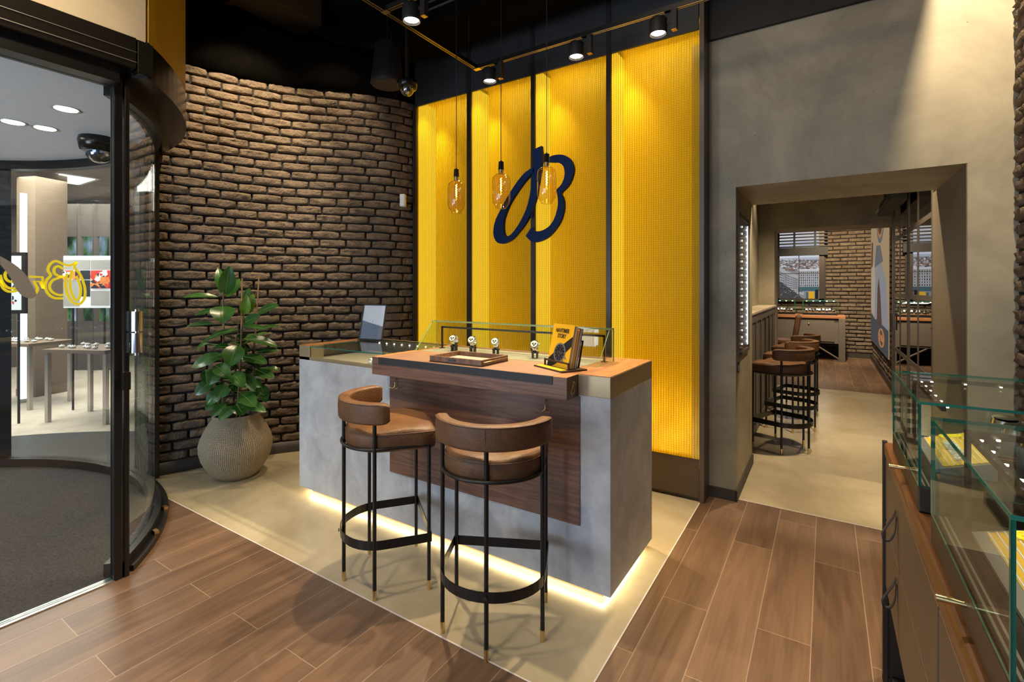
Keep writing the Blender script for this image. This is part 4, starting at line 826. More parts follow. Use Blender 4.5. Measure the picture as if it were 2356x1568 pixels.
# ================================================================ BAR STOOLS
def dpath(hw, yf, yc, n=14):
    """D outline: front right corner, round the back, to the front left corner"""
    P = [(hw, yf)]
    for i in range(n+1):
        a = -math.pi*i/n; P.append((hw*math.cos(a), yc+hw*.86*math.sin(a)))
    P.append((-hw, yf)); return P
def make_stool(loc, rz, lab, grp):
    t = thing('bar_stool', lab, 'stool', loc, rz, grp)
    def leg(x, y, h):
        b = MB(); b.cyl((x, y, .045), (x, y, h), .0095, n=14); l = part('leg', b, 'blackmetal', t)
        b = MB(); b.cyl((x, y, 0), (x, y, .05), .0098, .0108, n=14); part('foot_cap', b, 'brass', l)
    for s_ in (-1, 1): leg(s_*.218, .2, .722); leg(s_*.218, -.062, .87)
    leg(0, -.2, .87)
    b = MB(); b.tube([(x, y, .722) for x, y in dpath(.222, .2, -.02, 18)], .0085, 10); b.tube([(.218, .2, .712), (-.218, .2, .712)], .0085, 10); part('seat_ring', b, 'blackmetal', t)
    b = MB(); D = dpath(.231, .212, -.02, 20)+[(.231, .212)]; D2 = [(x*.985, y*.985) for x, y in D]
    b.strip([(x, y, .245) for x, y in D], [(x, y, .285) for x, y in D], (0, 0, 0)) if 0 else None
    vs = []
    for (x, y), (x2, y2) in zip(D, D2): vs += [(x, y, .243), (x, y, .287), (x2, y2, .287), (x2, y2, .243)]
    k = len(D); b.add(vs, [(4*i+e, 4*i+(e+1) % 4, 4*i+4+(e+1) % 4, 4*i+4+e) for i in range(k-1) for e in range(4)]); fb = part('footrest_band', b, 'blackmetal', t)
    b = MB(); b.cyl((0, -.222, .265), (0, -.2265, .265), .008, n=14); part('bolt', b, 'bronze', fb)
    # seat cushion
    def outline(g, n=12):
        P = []
        for i in range(9): P.append((.225-.45*i/8, .232+.012*math.sin(math.pi*i/8)))   # front edge, right to left
        P += [(-.232, .16), (-.226, .08), (-.222, 0)]
        for i in range(1, 24): a = math.pi+math.pi*i/24; P.append((.220*math.cos(a), -.01+.185*math.sin(a)))
        P += [(.222, 0), (.226, .08), (.232, .16)]
        return [(x*g, .02+(y-.02)*g) for x, y in P]
    lay = [(.60, .700), (.93, .703), (.975, .712), (.995, .73), (1.0, .765), (.992, .788), (.965, .800), (.9, .807), (.7, .812), (.4, .815), (.1, .816)]
    b = MB(); K = len(outline(1)); vs = []
    for g, z_ in lay: vs += [(x, y, z_+(.006*math.sin(x*30+y*17) if .8 < g < .999 and z_ > .75 else 0)) for x, y in outline(g)]
    fs = [(j*K+i, j*K+(i+1) % K, (j+1)*K+(i+1) % K, (j+1)*K+i) for j in range(len(lay)-1) for i in range(K)]
    b.add(vs, fs, 0, True); b.add(vs, [tuple(range(K))[::-1], tuple((len(lay)-1)*K+i for i in range(K))], 0, True)
    sc_ = part('seat', b, 'leather', t)
    b = MB(); b.tube([(x, y, .789) for x, y in outline(.994)], .0022, 6, closed=True); part('piping', b, 'leather_dark', sc_)
    # wrap-around backrest
    sec = []                       # (radial, z) rounded rectangle, .056 thick, .095 tall
    for cx_, cz_, a0 in ((.016, .935, 0), (-.016, .935, 90), (-.018, .858, 180), (.018, .858, 270)):
        for k in range(5): a = R(a0+90*k/4); sec.append((cx_+.0125*math.cos(a), cz_+.0125*math.sin(a)))
    ns = len(sec); n = 44; b = MB(); vs = []
    for i in range(n+1):
        a = R(-172+164*i/n); e = min(i, n-i); sh = (0, .72, .9, 1)[min(e, 3)] if e < 4 else 1
        sh = (.35, .78, .93, .985, 1)[min(e, 4)]
        for r_, z_ in sec:
            rr_ = .240+r_*sh; zz = .8965+(z_-.8965)*(.55+.45*sh if e < 4 else 1); vs.append((rr_*math.cos(a), .042+rr_*math.sin(a), zz))
    fs = [(i*ns+j, i*ns+(j+1) % ns, (i+1)*ns+(j+1) % ns, (i+1)*ns+j) for i in range(n) for j in range(ns)]
    b.add(vs, fs, 0, True); b.add(vs, [tuple(range(ns))[::-1], tuple(n*ns+j for j in range(ns))], 0, True); bk = part('backrest', b, 'leather', t)
    b = MB(); b.tube([(.2685*math.cos(R(-162+144*i/40)), .042+.2685*math.sin(R(-162+144*i/40)), .943) for i in range(41)], .0022, 6); b.tube([(0, .042-.2685, .943), (0, .042-.2705, .9), (0, .042-.2685, .85)], .0015, 6); part('piping', b, 'leather_dark', bk)
    snapshot(t); return t
st = make_stool((-1.237, 1.776, 0), R(25.8), 'brown leather bar stool nearest the camera, its back to us, at the counter', 'bar stools')
dup(st, (-1.959, 1.797, 0), R(-37.8), 'brown leather bar stool at the counter turned to the right, left of the nearest one')
for i, (bx, by, dx, dy) in enumerate(((-.13, 5.18, -.93, .36), (-.095, 6.0, -.96, .28), (-.085, 6.8, -.97, .24))):
    dup(st, (bx+dx*.2, by+dy*.2, 0), math.atan2(-dx, dy), ['front bar stool of the three lined up beyond the doorway', 'middle bar stool of the three lined up beyond the doorway', 'rearmost bar stool of the three lined up beyond the doorway'][i])

# ================================================================ PLANT
PX, PY = -3.99, 2.1
pl = thing('potted_rubber_plant', 'tall rubber plant in a round woven clay pot by the brick wall', 'plant', (PX, PY, 0), R(0))
prof = [(.001, 0), (.135, 0), (.15, .006), (.178, .035), (.215, .09), (.245, .15), (.262, .215), (.264, .265), (.25, .32), (.225, .375), (.197, .425), (.178, .455), (.17, .465), (.168, .478), (.17, .492), (.166, .498), (.152, .496), (.150, .46), (.15, .42)]
prof2 = []
for i in range(len(prof)-1):
    prof2.append(prof[i])
prof2.append(prof[-1])
b = MB(); b.lathe(prof2, n=64, uv=True); part('pot', b, 'pot', pl, recalc=False)
b = MB(); b.cyl((0, 0, .43), (0, 0, .455), .152, n=32); part('soil', b, 'soil', pl)
rl = random.Random(11)
def at_px(px, py, d):    # place on the picture ray at depth d, in plant coordinates
    t_ = (px-1178)/1122*d; return Vector((t_*cs-d*sn-PX, t_*sn+d*cs-PY, 1.5-(py-663)*d/1122))
stems = [[(500, 960, 3.95), (512, 850, 3.93), (515, 760, 3.92), (514, 672, 3.9)], [(545, 960, 3.9), (552, 850, 3.88), (556, 760, 3.88), (562, 720, 3.88)], [(575, 960, 4.0), (583, 870, 4.02), (585, 790, 4.02), (588, 730, 4.02)], [(535, 960, 4.05), (540, 880, 4.06), (545, 800, 4.06), (548, 740, 4.06)]]
SP = []
for s_ in stems:
    P = [at_px(*p) for p in s_]; SP.append(P); b = MB(); b.tube([tuple(p) for p in P], [.009, .008, .006, .004], 8); part('stem', b, 'stem', pl)
for a_, c_ in (((552, 960, 3.9), (557, 640, 3.9)), ((576, 960, 4.03), (596, 634, 4.0)), ((512, 960, 3.96), (514, 680, 3.95))):
    b = MB(); b.tube([tuple(at_px(*a_)), tuple(at_px(*c_))], .0055, 8); part('stake', b, 'stake', pl)
def leaf(mb, base, tip, wd, up, mi=0, curl=.12, fold=.25):
    base, tip, up = Vector(base), Vector(tip), Vector(up); ax = tip-base; L = ax.length; d = ax.normalized(); s_ = d.cross(up)
    if s_.length < .05: s_ = d.cross(Vector((.3, .8, .2)))
    s_.normalize(); n_ = s_.cross(d).normalized(); NU, NV = 10, 3; vs = []
    for i in range(NU+1):
        u = i/NU; w_ = wd*(math.sin(math.pi*min(u*.94+.03, 1))**.72)*(1-.25*u) if i < NU else .0005
        c0 = base+d*L*u+n_*(curl*L*(4*u*(1-u)*.5-.35*u*u))
        for j in range(-NV, NV+1):
            v = j/NV; vs.append(tuple(c0+s_*w_*v*.5+n_*(fold*w_*.5*abs(v)**1.3-.1*w_*v*v)+n_*.0015*math.sin(u*26)*abs(v)))
    K = 2*NV+1; mb.add(vs, [(i*K+j, i*K+j+1, (i+1)*K+j+1, (i+1)*K+j) for i in range(NU) for j in range(K-1)], mi, True)
    mid = [tuple(base+d*L*(i/10)*.96+n_*(curl*L*(4*(i/10)*(1-i/10)*.5-.35*(i/10)**2)+.0012)) for i in range(11)]; mb.tube(mid, [.0022]*5+[.0016]*3+[.001]*3, 5, mi=2)
# listed leaves: base px, tip px, width m, depth base/tip, facing, kind
V3 = lambda x, y, z: Vector((x, y, z)); CAM = V3(.8, -.42, .35)
LV = [((520,676),(528,612),.105,3.92,3.86,CAM,0),((512,675),(502,615),.07,3.97,4.0,CAM,0),((500,683),(420,682),.05,3.9,3.8,V3(.5,-.4,.8),0),((522,682),(552,640),.07,3.95,4.02,CAM,0),
((512,705),(512,742),.15,3.88,3.78,V3(.6,-.3,.8),0),((498,712),(446,724),.06,3.9,3.85,V3(.5,-.3,.9),0),((490,745),(428,750),.055,3.9,3.85,V3(.5,-.3,.9),0),((548,758),(455,790),.08,3.85,3.8,V3(.4,-.3,1),0),
((562,722),(568,680),.07,3.88,3.82,CAM,1),((574,718),(582,675),.06,3.9,3.88,CAM,1),((560,690),(575,662),.05,3.98,4.0,CAM,0),((592,722),(640,700),.085,3.98,3.95,V3(.6,-.4,.7),0),((560,745),(598,725),.08,3.9,3.82,CAM,0),
((560,750),(612,757),.06,3.88,3.82,V3(.5,-.3,.9),0),((590,762),(642,748),.05,4.0,4.0,V3(.5,-.3,.9),0),((560,780),(640,795),.085,3.9,3.95,V3(.5,-.3,.9),0),((545,795),(528,842),.135,3.8,3.68,V3(.7,-.4,.6),0),
((510,815),(440,845),.1,3.86,3.76,V3(.6,-.4,.7),0),((535,800),(488,800),.06,3.86,3.8,V3(.5,-.3,.9),0),((480,790),(445,808),.05,3.95,3.95,V3(.5,-.3,.9),0),((560,820),(615,835),.09,3.88,3.82,V3(.6,-.3,.8),0),((590,810),(640,806),.06,4.0,4.02,V3(.5,-.3,.9),0),
((495,840),(528,868),.1,3.84,3.76,V3(.8,-.4,.5),0),((505,845),(480,885),.09,3.84,3.76,V3(.8,-.4,.5),0),((475,850),(475,882),.07,3.86,3.8,CAM,0),((590,850),(630,870),.09,3.95,3.9,V3(.6,-.3,.7),0),((615,845),(642,852),.045,4,4,V3(.5,-.3,.9),0),
((535,858),(560,890),.1,3.82,3.74,V3(.8,-.4,.5),0),((565,860),(585,900),.08,3.84,3.78,V3(.9,-.4,.5),0),((490,875),(448,908),.085,3.86,3.78,V3(.8,-.4,.4),0),((520,885),(500,915),.1,3.85,3.8,V3(.8,-.4,.5),0),((510,900),(475,930),.09,3.84,3.78,V3(.7,-.4,.6),0),
((555,905),(588,935),.1,3.8,3.7,V3(.7,-.4,.7),0),((580,900),(615,905),.08,3.92,3.88,V3(.6,-.4,.8),0),((600,885),(612,925),.08,3.92,3.86,CAM,0),((548,925),(612,945),.085,3.78,3.72,V3(.6,-.4,.7),0),((520,930),(486,958),.07,3.8,3.72,V3(.7,-.4,.7),0),
((540,935),(502,965),.07,3.76,3.68,V3(.7,-.3,.7),0),((545,930),(560,955),.1,3.78,3.72,V3(.8,-.3,.6),0),((495,915),(475,945),.07,3.86,3.8,V3(.7,-.4,.7),0),((565,800),(545,830),.08,3.95,3.92,CAM,0),((575,870),(600,890),.08,3.9,3.86,CAM,0)]
b = MB()
for bp, tp, wd, d0, d1, up, k in LV:
    A_, B_ = at_px(*bp, d0), at_px(*tp, d1); leaf(b, A_, B_, wd*1.3, up, k, rl.uniform(.04, .22), rl.uniform(.25, .55))
    Pn = min((q for s_ in SP for q in [s_[0].lerp(s_[-1], f/12) for f in range(13)]), key=lambda q: (q-A_).length); b.tube([tuple(Pn), tuple(A_)], .0022, 5, mi=2)
for i in range(84):                 # leaves round the back and inside
    s_ = rl.choice(SP); f = rl.uniform(.08, .85); q = s_[0].lerp(s_[-1], f); a = rl.uniform(-.3, 3.4)+.3; L_ = rl.uniform(.12, .18); el = rl.uniform(-.5, .35)
    dr = Vector((math.cos(a)*math.cos(el), math.sin(a)*math.cos(el), math.sin(el)))
    if (q+dr*(L_+.05)).x+PX < -4.28: dr.x *= -.6
    leaf(b, q+dr*.03, q+dr*(L_+.03), rl.uniform(.06, .09), Vector((0, 0, 1)), 0, .15, .25); b.tube([tuple(q), tuple(q+dr*.035)], .002, 5, mi=2)
part('foliage', b, ['leaf', 'leaf_new', 'midrib'], pl, recalc=False)

# ================================================================ PENDANTS, TRACK, CEILING THINGS
def make_pendant(x, y, z0, lab, grp):
    t = thing('pendant_lamp', lab, 'pendant lamp', (x, y, z0), 0, grp); h = .225
    b = MB(); b.lathe([(.02, .002), (.03, 0), (.034, .008), (.04, .018), (.052, .035), (.057, .06), (.057, .165), (.052, .192), (.036, .208), (.018, .216)], n=36); part('glass_shade', b, 'amber', t, recalc=False)
    b = MB(); b.cyl((0, 0, .214), (0, 0, .238), .0165, n=20); sk = part('collar', b, 'brass', t); b = MB(); b.cyl((0, 0, .238), (0, 0, .288), .0185, .016, 20); b.cyl((0, 0, .288), (0, 0, .298), .007, .003, 12); part('socket', b, 'blackgloss', t)
    b = MB(); b.cyl((0, 0, .298), (0, 0, 4.35-z0), .0022, n=8); part('cord', b, 'black', t)
    b = MB(); b.lathe([(.011, .214), (.014, .19), (.014, .11), (.008, .098), (.0005, .095)], n=20); part('bulb', b, 'bulb', t, recalc=False)
    b = MB(); b.tube([(.004*math.cos(i*1.1), .004*math.sin(i*1.1), .108+.0028*i) for i in range(30)], .0014, 6); part('filament', b, 'filament', t)
    snapshot(t); return t
pg = 'amber glass pendant lamps over the counter'
pe = make_pendant(-2.044, 2.5, 1.994, 'leftmost amber glass pendant lamp hanging over the counter', pg)
dup(pe, (-1.689, 2.5, 1.994), R(40), 'middle amber glass pendant lamp overlapping the foot of the blue letter', pg)
dup(pe, (-1.368, 2.5, 1.994), R(80), 'rightmost amber glass pendant lamp in front of the blue letter', pg)
tr = thing('track_rail', 'brass edged black lighting track hanging in an L under the black ceiling', 'lighting track', (-2.3, 3.1, 3.24), world=True)
b = MB(); b.box(-2.35, .6, 3.085, 3.115, 3.235, 3.265); b.box(-2.35, -2.315, -.2, 3.115, 3.235, 3.265); b.box(-2.315, -.6, 2.13, 2.16, 3.235, 3.265); part('rail', b, 'blackmetal', tr)
b = MB(); b.box(-2.29, .6, 3.089, 3.093, 3.233, 3.235); b.box(-2.29, .6, 3.107, 3.111, 3.233, 3.235); b.box(-2.346, -2.341, -.2, 3.06, 3.233, 3.235); b.box(-2.324, -2.319, -.2, 3.06, 3.233, 3.235); b.box(-2.35, -2.29, 3.08, 3.12, 3.232, 3.2345); b.box(-2.29, -.6, 2.133, 2.137, 3.233, 3.235); b.box(-2.29, -.6, 2.153, 2.157, 3.233, 3.235); b.box(-2.35, -2.3, 2.13, 2.165, 3.232, 3.2345); part('brass_edge', b, 'brass', tr)
b = MB()
for x, y, zz_ in ((-2.33, 3.0, 3.62), (-1.2, 3.1, 3.62), (-.2, 3.1, 3.62), (-2.33, 1.6, 4.35), (-2.33, 2.3, 4.35), (-1.2, 2.145, 4.35)): b = MB(); b.cyl((x, y, 3.265), (x, y, zz_), .0025, n=6); part('suspension_wire', b, 'black', tr)
def make_spot(loc, lab, grp, side=1):
    t = thing('track_spotlight', lab, 'spotlight', loc, 0, grp)     # origin = mouth of the can
    b = MB(); b.lathe([(.05, 0), (.055, .002), (.056, .01), (.056, .085), (.052, .095), (.0005, .096)], n=32); b.lathe([(.05, 0), (.044, .02), (.0005, .021)], n=32); part('can', b, 'black', t)
    b = MB(); b.cyl((0, 0, .012), (0, 0, .016), .043, n=28); part('lens', b, 'lens', t)
    b = MB(); b.box(.085, .118, -.018, .018, .0, .125); b.box(.05, .09, -.004, .004, .05, .07); b.cyl((.06, 0, .125), (.06, 0, .13), .016, n=14); b.box(.04, .118, -.014, .014, .125, .135); part('driver_arm', b, 'black', t)
    b = MB(); b.box(.086, .117, -.017, .017, -.001, 0); part('end_cap', b, 'brass', t)
    snapshot(t); return t
sgp = 'track spotlights'
s0 = make_spot((-2.2, 3.1, 3.108), 'track spotlight above the second yellow bay, lowest in the picture', sgp)
dup(s0, (-1.462, 3.1, 3.108), 0, 'track spotlight above the third yellow bay', sgp)
dup(s0, (-.894, 3.1, 3.108), 0, 'track spotlight above the fourth, rightmost yellow bay', sgp)
x, y, _ = onZ(957, 55, 3.11); dup(s0, (x, 2.145, 3.108), R(0), 'track spotlight on the short track near the black speaker', sgp)
# pendant speaker
x, y, _ = onZ(895, 185, 3.22)
t = thing('pendant_speaker', 'black cone shaped loudspeaker hanging over the brick wall', 'speaker', (-3.09, 2.87, 3.2)); b = MB(); b.lathe([(.0005, .0), (.128, 0), (.137, .012), (.13, .05), (.1, .33), (.085, .35), (.0005, .352)], n=36); part('cabinet', b, 'black', t)
b = MB(); b.cyl((0, 0, -.003), (0, 0, .0), .12, n=36); part('grille', b, 'grille', t)
b = MB(); b.cyl((0, 0, .352), (0, 0, 1.15), .003, n=6); b.tube([(.04, 0, .35), (.06, 0, .4), (.03, 0, .45), (.0, 0, .5)], .004, 6); part('cable', b, 'black', t)
# dome camera on a drop pole
t = dome('dome_camera', -2.6, 2.61, 3.03, .95, 'black dome camera on a drop pole in front of the speaker'); b = MB(); b.cyl((0, 0, 0), (0, 0, 1.32), .016, n=14); part('drop_pole', b, 'blackmetal', t)
# ducts
b = MB(); b.box(-4.36, -4.0, 1.4, 2.9, 3.98, 4.3); b.box(-4.38, -3.98, 2.2, 2.26, 3.96, 4.32); tag(part('air_duct', b, 'duct', bevel=.004), 'dark brown rectangular duct crossing above the brick wall', 'duct')
t = thing('grille_duct', 'black ceiling duct with a slotted grille above the pendants', 'duct', (-2.4, 2.9, 3.7), world=True)
b = MB(); b.box(-3.3, .2, 2.9, 3.35, 3.62, 3.89); part('duct_body', b, 'void', t)
b = MB()
for k in range(3): b.box(-2.75, -2.25, 2.893, 2.9, 3.7+.06*k, 3.715+.06*k)
part('grille_slot', b, 'steel', t)
b = MB(); b.box(-3.3, -1.0, 2.7, 2.8, 4.05, 4.2); b.box(-2.9, -1.0, 1.1, 1.14, 4.1, 4.2); tag(part('cable_tray', b, 'black'), 'thin black cable trays running under the black ceiling', 'cable tray')
# motion sensor on brick
t = thing('motion_sensor', 'small white and red motion sensor on the brick wall', 'sensor', (-3.49, 3.44, 2.3), R(-62)); b = MB(); b.box(-.03, .03, -.02, .03, 0, .12); part('body', b, 'white', t, bevel=.006); b = MB(); b.box(-.022, .022, -.024, -.02, .075, .11); part('lens', b, 'redlens', t)

# ================================================================ DOORWAY: niche, switch, glazed door
t = thing('wall_showcase', 'tall lit glass showcase set into the left side of the doorway', 'showcase', (-.534, 4.1, 1.0), world=True)
y0, y1, z0, z1 = 3.84, 4.36, 1.03, 2.02
b = MB(); b.box(-.534, -.522, y0-.03, y0, z0-.03, z1+.03); b.box(-.534, -.522, y1, y1+.03, z0-.03, z1+.03); b.box(-.534, -.522, y0, y1, z1, z1+.03); b.box(-.534, -.522, y0, y1, z0-.03, z0); part('frame', b, 'greybrown', t)
b = MB(); b.box(-.5335, -.5325, y0, y1, z0, z1); part('backing', b, 'steel', t)
b = MB(); b.box(-.532, -.528, y1-.03, y1-.02, z0+.02, z1-.02); part('edge_light', b, 'ledcool', t)
b = MB()
for k in range(18):
    for yy in (y0+.2, y1-.08): b.cyl((-.5325, yy, z0+.05+k*.052), (-.529, yy, z0+.05+k*.052), .007, n=8)
part('light_dots', b, 'ledcool', t)
b = MB(); b.plate(-.5255, -.5235, y0, y1, z0, z1, 'x'); part('pane', b, ['glass', 'glassedge'], t)
t = thing('key_switch', 'small dark framed switch below the lit showcase', 'switch', (-.53, 3.835, .93), world=True); b = MB(); b.box(-.534, -.526, 3.80, 3.87, .895, .965); part('plate', b, 'bronze', t); b = MB(); b.box(-.526, -.524, 3.815, 3.855, .91, .95); part('rocker', b, 'steel', t)
t = thing('glazed_partition', 'dark framed glass partition with thin bars beyond the doorway', 'partition', (.69, 6.2, 0), world=True)
b = MB(); b.box(.688, .694, 4.82, 7.46, 0, 3.0); part('pane', b, 'darkglass', t)
b = MB(); b.box(.682, .71, 4.8, 4.9, 0, 3.0); b.box(.676, .71, 7.4, 7.5, 0, 3.0); b.box(.682, .71, 4.8, 7.48, .0, .06); part('frame', b, 'greybrown', t)
b = MB()
for px in (2069, 2110): y = onX(px, 663, .681)[1]; b.box(.685, .688, y-.03, y+.03, .06, 3.0)
y = onX(2088, 663, .681)[1]; b.box(.682, .688, y-.06, y+.06, .06, 3.0)
for z_ in (2.07, 1.42, .79): b.box(.684, .688, 4.86, 7.4, z_-.022, z_+.022)
part('glazing_bars', b, 'greybrown', t)
b = MB(); b.box(.655, .668, 7.41, 7.45, 1.0, 1.2); part('handle', b, 'black', t)
b = MB(); b.box(.52, .64, 5.9, 7.3, 2.36, 2.46); b.box(.50, .52, 6.0, 7.2, 2.37, 2.42); b.cyl((.57, 6.2, 2.46), (.57, 6.2, 3.3), .01, n=8); b.cyl((.57, 7.0, 2.46), (.57, 7.0, 3.3), .01, n=8); tag(part('air_unit', b, 'black'), 'black boxed air unit hanging at the top of the glass partition', 'air unit')
# bar cabinet in the second room
t = thing('panelled_bar', 'grey panelled bar with pale stone top along the left beyond the doorway', 'bar counter', (-.72, 6.3, 0), world=True)
b = MB(); b.box(-.83, -.62, 4.67, 8.0, 0, 1.2); part('carcass', b, 'cabinetgrey', t)
b = MB(); b.box(-.83, -.6, 4.67, 8.03, 1.235, 1.26); part('stone_top', b, 'marble', t, bevel=.003)
b = MB(); b.box(-.83, -.61, 4.67, 8.02, 1.15, 1.235); b.box(-.62, -.608, 4.67, 8.0, 0, .1); part('rail', b, 'cabinetgrey', t, bevel=.003)
for k in range(7):
    y = 4.7+k*.475; b = MB(); b.box(-.62, -.606, y, y+.05, .1, 1.15); part('stile', b, 'cabinetgrey', t, bevel=.004)
# ---- third room: table, cases, chair, posters
t = thing('work_table', 'grey table with orange timber top against the far brick wall', 'table', (-.3, 12.3, 0), world=True)
b = MB(); b.box(-1.5, .335, 11.98, 12.7, .88, .94); part('tabletop', b, 'cherry_x', t, bevel=.004)
b = MB(); b.box(-1.45, .22, 12.03, 12.65, .36, .875); part('drawer_case', b, 'cabinetgrey', t, bevel=.003)
b = MB(); b.box(-1.3, .15, 12.01, 12.03, .4, .84); dw = part('drawer', b, 'cabinetgrey', t, bevel=.003); b = MB(); b.sphere((-.3, 12.0, .76), .018, 12, 8); part('knob', b, 'brass', dw)
for x in (-1.45, .22):
    b = MB(); b.box(x, x+.115, 11.97, 12.08, 0, .88); part('leg', b, 'cabinetgrey', t, bevel=.003); b = MB(); b.box(x, x+.115, 12.58, 12.68, 0, .88); part('leg', b, 'cabinetgrey', t, bevel=.003)
b = MB(); b.tube([(-.25, 12.05, .36), (.22, 12.05, .05)], .022, 4); part('brace', b, 'cabinetgrey', t)
b = MB(); emblem(b, lambda x, y: (.25+(x-200)/1124*.05, 11.968, .84-(y-92)/1356*.06), (0, .003, 0)); part('emblem', b, 'brass', t)
def glass_case(loc, w_, d_, h_, lab, nw, rz=0, edge='glassedge'):
    t = thing('display_case', lab, 'display case', loc, rz)
    b = MB(); b.box(-w_/2, w_/2, -d_/2, d_/2, 0, .05); part('base', b, 'blackmetal', t, bevel=.003)
    g = .006; b = MB(); b.plate(-w_/2, w_/2, -d_/2, -d_/2+g, .05, h_, 'y'); b.plate(-w_/2, w_/2, d_/2-g, d_/2, .05, h_, 'y'); b.plate(-w_/2, -w_/2+g, -d_/2, d_/2, .05, h_, 'x'); b.plate(w_/2-g, w_/2, -d_/2, d_/2, .05, h_, 'x'); b.plate(-w_/2, w_/2, -d_/2, d_/2, h_, h_+g, 'z'); part('glass_box', b, ['glass', edge], t)
    b = MB(); b.box(-w_/2+.02, w_/2-.02, -d_/2+.03, d_/2-.02, .05, .06); part('tray', b, 'cherry_x', t)
    b = MB()
    for k in range(5): x = -w_/2+w_*(k+.5)/5; b.cyl((x, d_/2-.02, h_-.02), (x, d_/2-.02, h_-.012), .012, n=8)
    part('spot_dots', b, 'led', t); return t
gc = [((-.105, 12.3, .94), .62, 'glass watch case at the right end of the far table'), ((-.87, 12.3, .94), .62, 'glass watch case behind the left jamb on the far table')]
fstand = None
for loc, w_, lab in gc:
    glass_case(loc, w_, .4, .3, lab, 0); lamp('AREA', (loc[0], loc[1], loc[2]+.27), (loc[0], loc[1]-.02, loc[2]), 1.5, NEUT, .4)
    for k in range(9):
        x = loc[0]-.24+.12*(k % 5)+(.06 if k > 4 else 0); y = loc[1]-.1+(.16 if k > 4 else 0); l2 = 'small steel watch inside the '+lab
        p3 = (x, y, loc[2]+.062)
        if fstand is None:
            fstand = thing('display_watch', l2, 'watch', p3, 0, l2.replace('small steel watch', 'watches')); b = MB(); b.lathe([(.028, 0), (.024, .05), (.012, .075), (.0005, .08)], n=14); part('pillow', b, 'blackleather', fstand); b = MB(); b.tube([(-.02, -.012, .03), (0, -.03, .05), (.02, -.012, .03)], .009, 6); b.cyl((0, -.034, .05), (0, -.04, .054), .02, n=14); part('watch', b, 'silver', fstand); snapshot(fstand)
        else: dup(fstand, p3, rr.uniform(-.4, .4), l2, l2.replace('small steel watch', 'watches'))
t = thing('leather_chair', 'high backed cognac leather chair in front of the far table', 'chair', (-.72, 11.1, 0), R(90)); 
b = MB(); b.box(-.24, .24, -.22, .24, .42, .5); part('seat', b, 'leather', t, bevel=.02, seg=3)
b = MB(); b.T = Matrix.Translation((0, -.2, .48)) @ Matrix.Rotation(R(8), 4, 'X'); b.box(-.23, .23, -.05, .04, 0, .5); part('backrest', b, 'leather', t, bevel=.03, seg=3)
for x_ in (-1, 1):
    for y_ in (-1, 1): b = MB(); b.cyl((x_*.2, y_*.19, 0), (x_*.2, y_*.19, .42), .014, n=10); part('leg', b, 'blackmetal', t)
# backlit city poster framed as a window
def flat_e(name, c, s=1): M[name] = emis(name, c, s); return name
for i, g in enumerate((.02, .06, .12, .22, .36, .55)): flat_e('print%d' % i, (g, g*1.0, g*1.06), .9)
flat_e('print_red', (.2, .09, .06), .9); flat_e('print_sky', (.36, .39, .46), 1.0); flat_e('print_sky2', (.55, .58, .65), 1.0); flat_e('print_yellow', (.6, .33, .02), 1.0); flat_e('print_teal', (.07, .13, .15), .8); flat_e('print_orange', (.5, .2, .08), .7); flat_e('print_cream', (.42, .3, .17), .7); flat_e('print_tan', (.4, .33, .25), .8); flat_e('print_brown', (.12, .07, .05), .7)
t = thing('city_poster_window', 'backlit black and white city view in a dark window frame on far wall', 'picture', (-.5, 12.88, 1.2), world=True)
px0, px1, pz0, pz1 = -.90, -.125, 1.27, 2.6; b = MB(); rp = random.Random(2); k_ = [0]
PM = ['print%d' % i for i in range(6)]+['print_red', 'print_sky', 'print_sky2', 'print_yellow', 'print_teal']
def q(u0, v0, u1, v1, mi, u2=None, v2=None, u3=None, v3=None):
    k_[0] += 1; y = 12.86-.00003*k_[0]; X = lambda u: px0+(px1-px0)*u; Z = lambda v: pz0+(pz1-pz0)*v
    pts = [(u0, v0), (u1, v0), (u1, v1), (u0, v1)] if u2 is None else [(u0, v0), (u1, v1), (u2, v2), (u3, v3)]
    b.add([(X(u), y, Z(v)) for u, v in pts], [(0, 1, 2, 3)], mi)
q(0, .6, 1, 1, 7); q(0, .7, 1, .8, 8); q(0, 0, 1, .66, 3)
for i in range(420):
    v = .48+.19*(1-i/420)+rp.uniform(-.01, .01); u = rp.uniform(0, 1); lim = .66-.0*u+.03*math.sin(u*5)
    if v > lim: continue
    s_ = .012+.02*(i/420); q(max(u-s_, 0), v, min(u+s_, 1), v+s_*.8, rp.choice([1, 2, 3, 4, 5, 5, 6, 6]))
# left street facade in perspective, road, corner building
def para(u0, v0, u1, v1, u2, v2, u3, v3, mi): q(u0, v0, u1, v1, mi, u2, v2, u3, v3)
para(0, .12, .62, .06, .62, .36, 0, .52, 4); para(0, 0, .6, 0, .42, .1, 0, .3, 1)
for r_ in range(7):
    for c_ in range(14):
        u = .01+c_*.042; f = c_/14; v = (.17+f*-.07)+(.045-.018*f)*r_; q(u, v, u+.02, v+.024-.008*f, rp.choice([0, 1, 1, 2]))
for r_ in range(6): v = .19+.045*r_; para(0, v, .6, v-.02-.018*r_, .6, v-.014-.018*r_, 0, v+.007, 2)
q(.48, .12, 1, .5, 4); q(.48, .47, 1, .5, 5); q(.48, .12, 1, .2, 10); q(.62, .0, .95, .13, 3)
for r_ in range(6):
    for c_ in range(10): u = .5+c_*.05; v = .21+r_*.043; q(u, v, u+.02, v+.028, rp.choice([0, 1, 2]))
for i in range(26): u = rp.uniform(0, .55); v = rp.uniform(0, .22-.35*u+.05); q(u, max(v, 0), u+.02, max(v, 0)+.01, rp.choice([3, 4, 5, 0]))
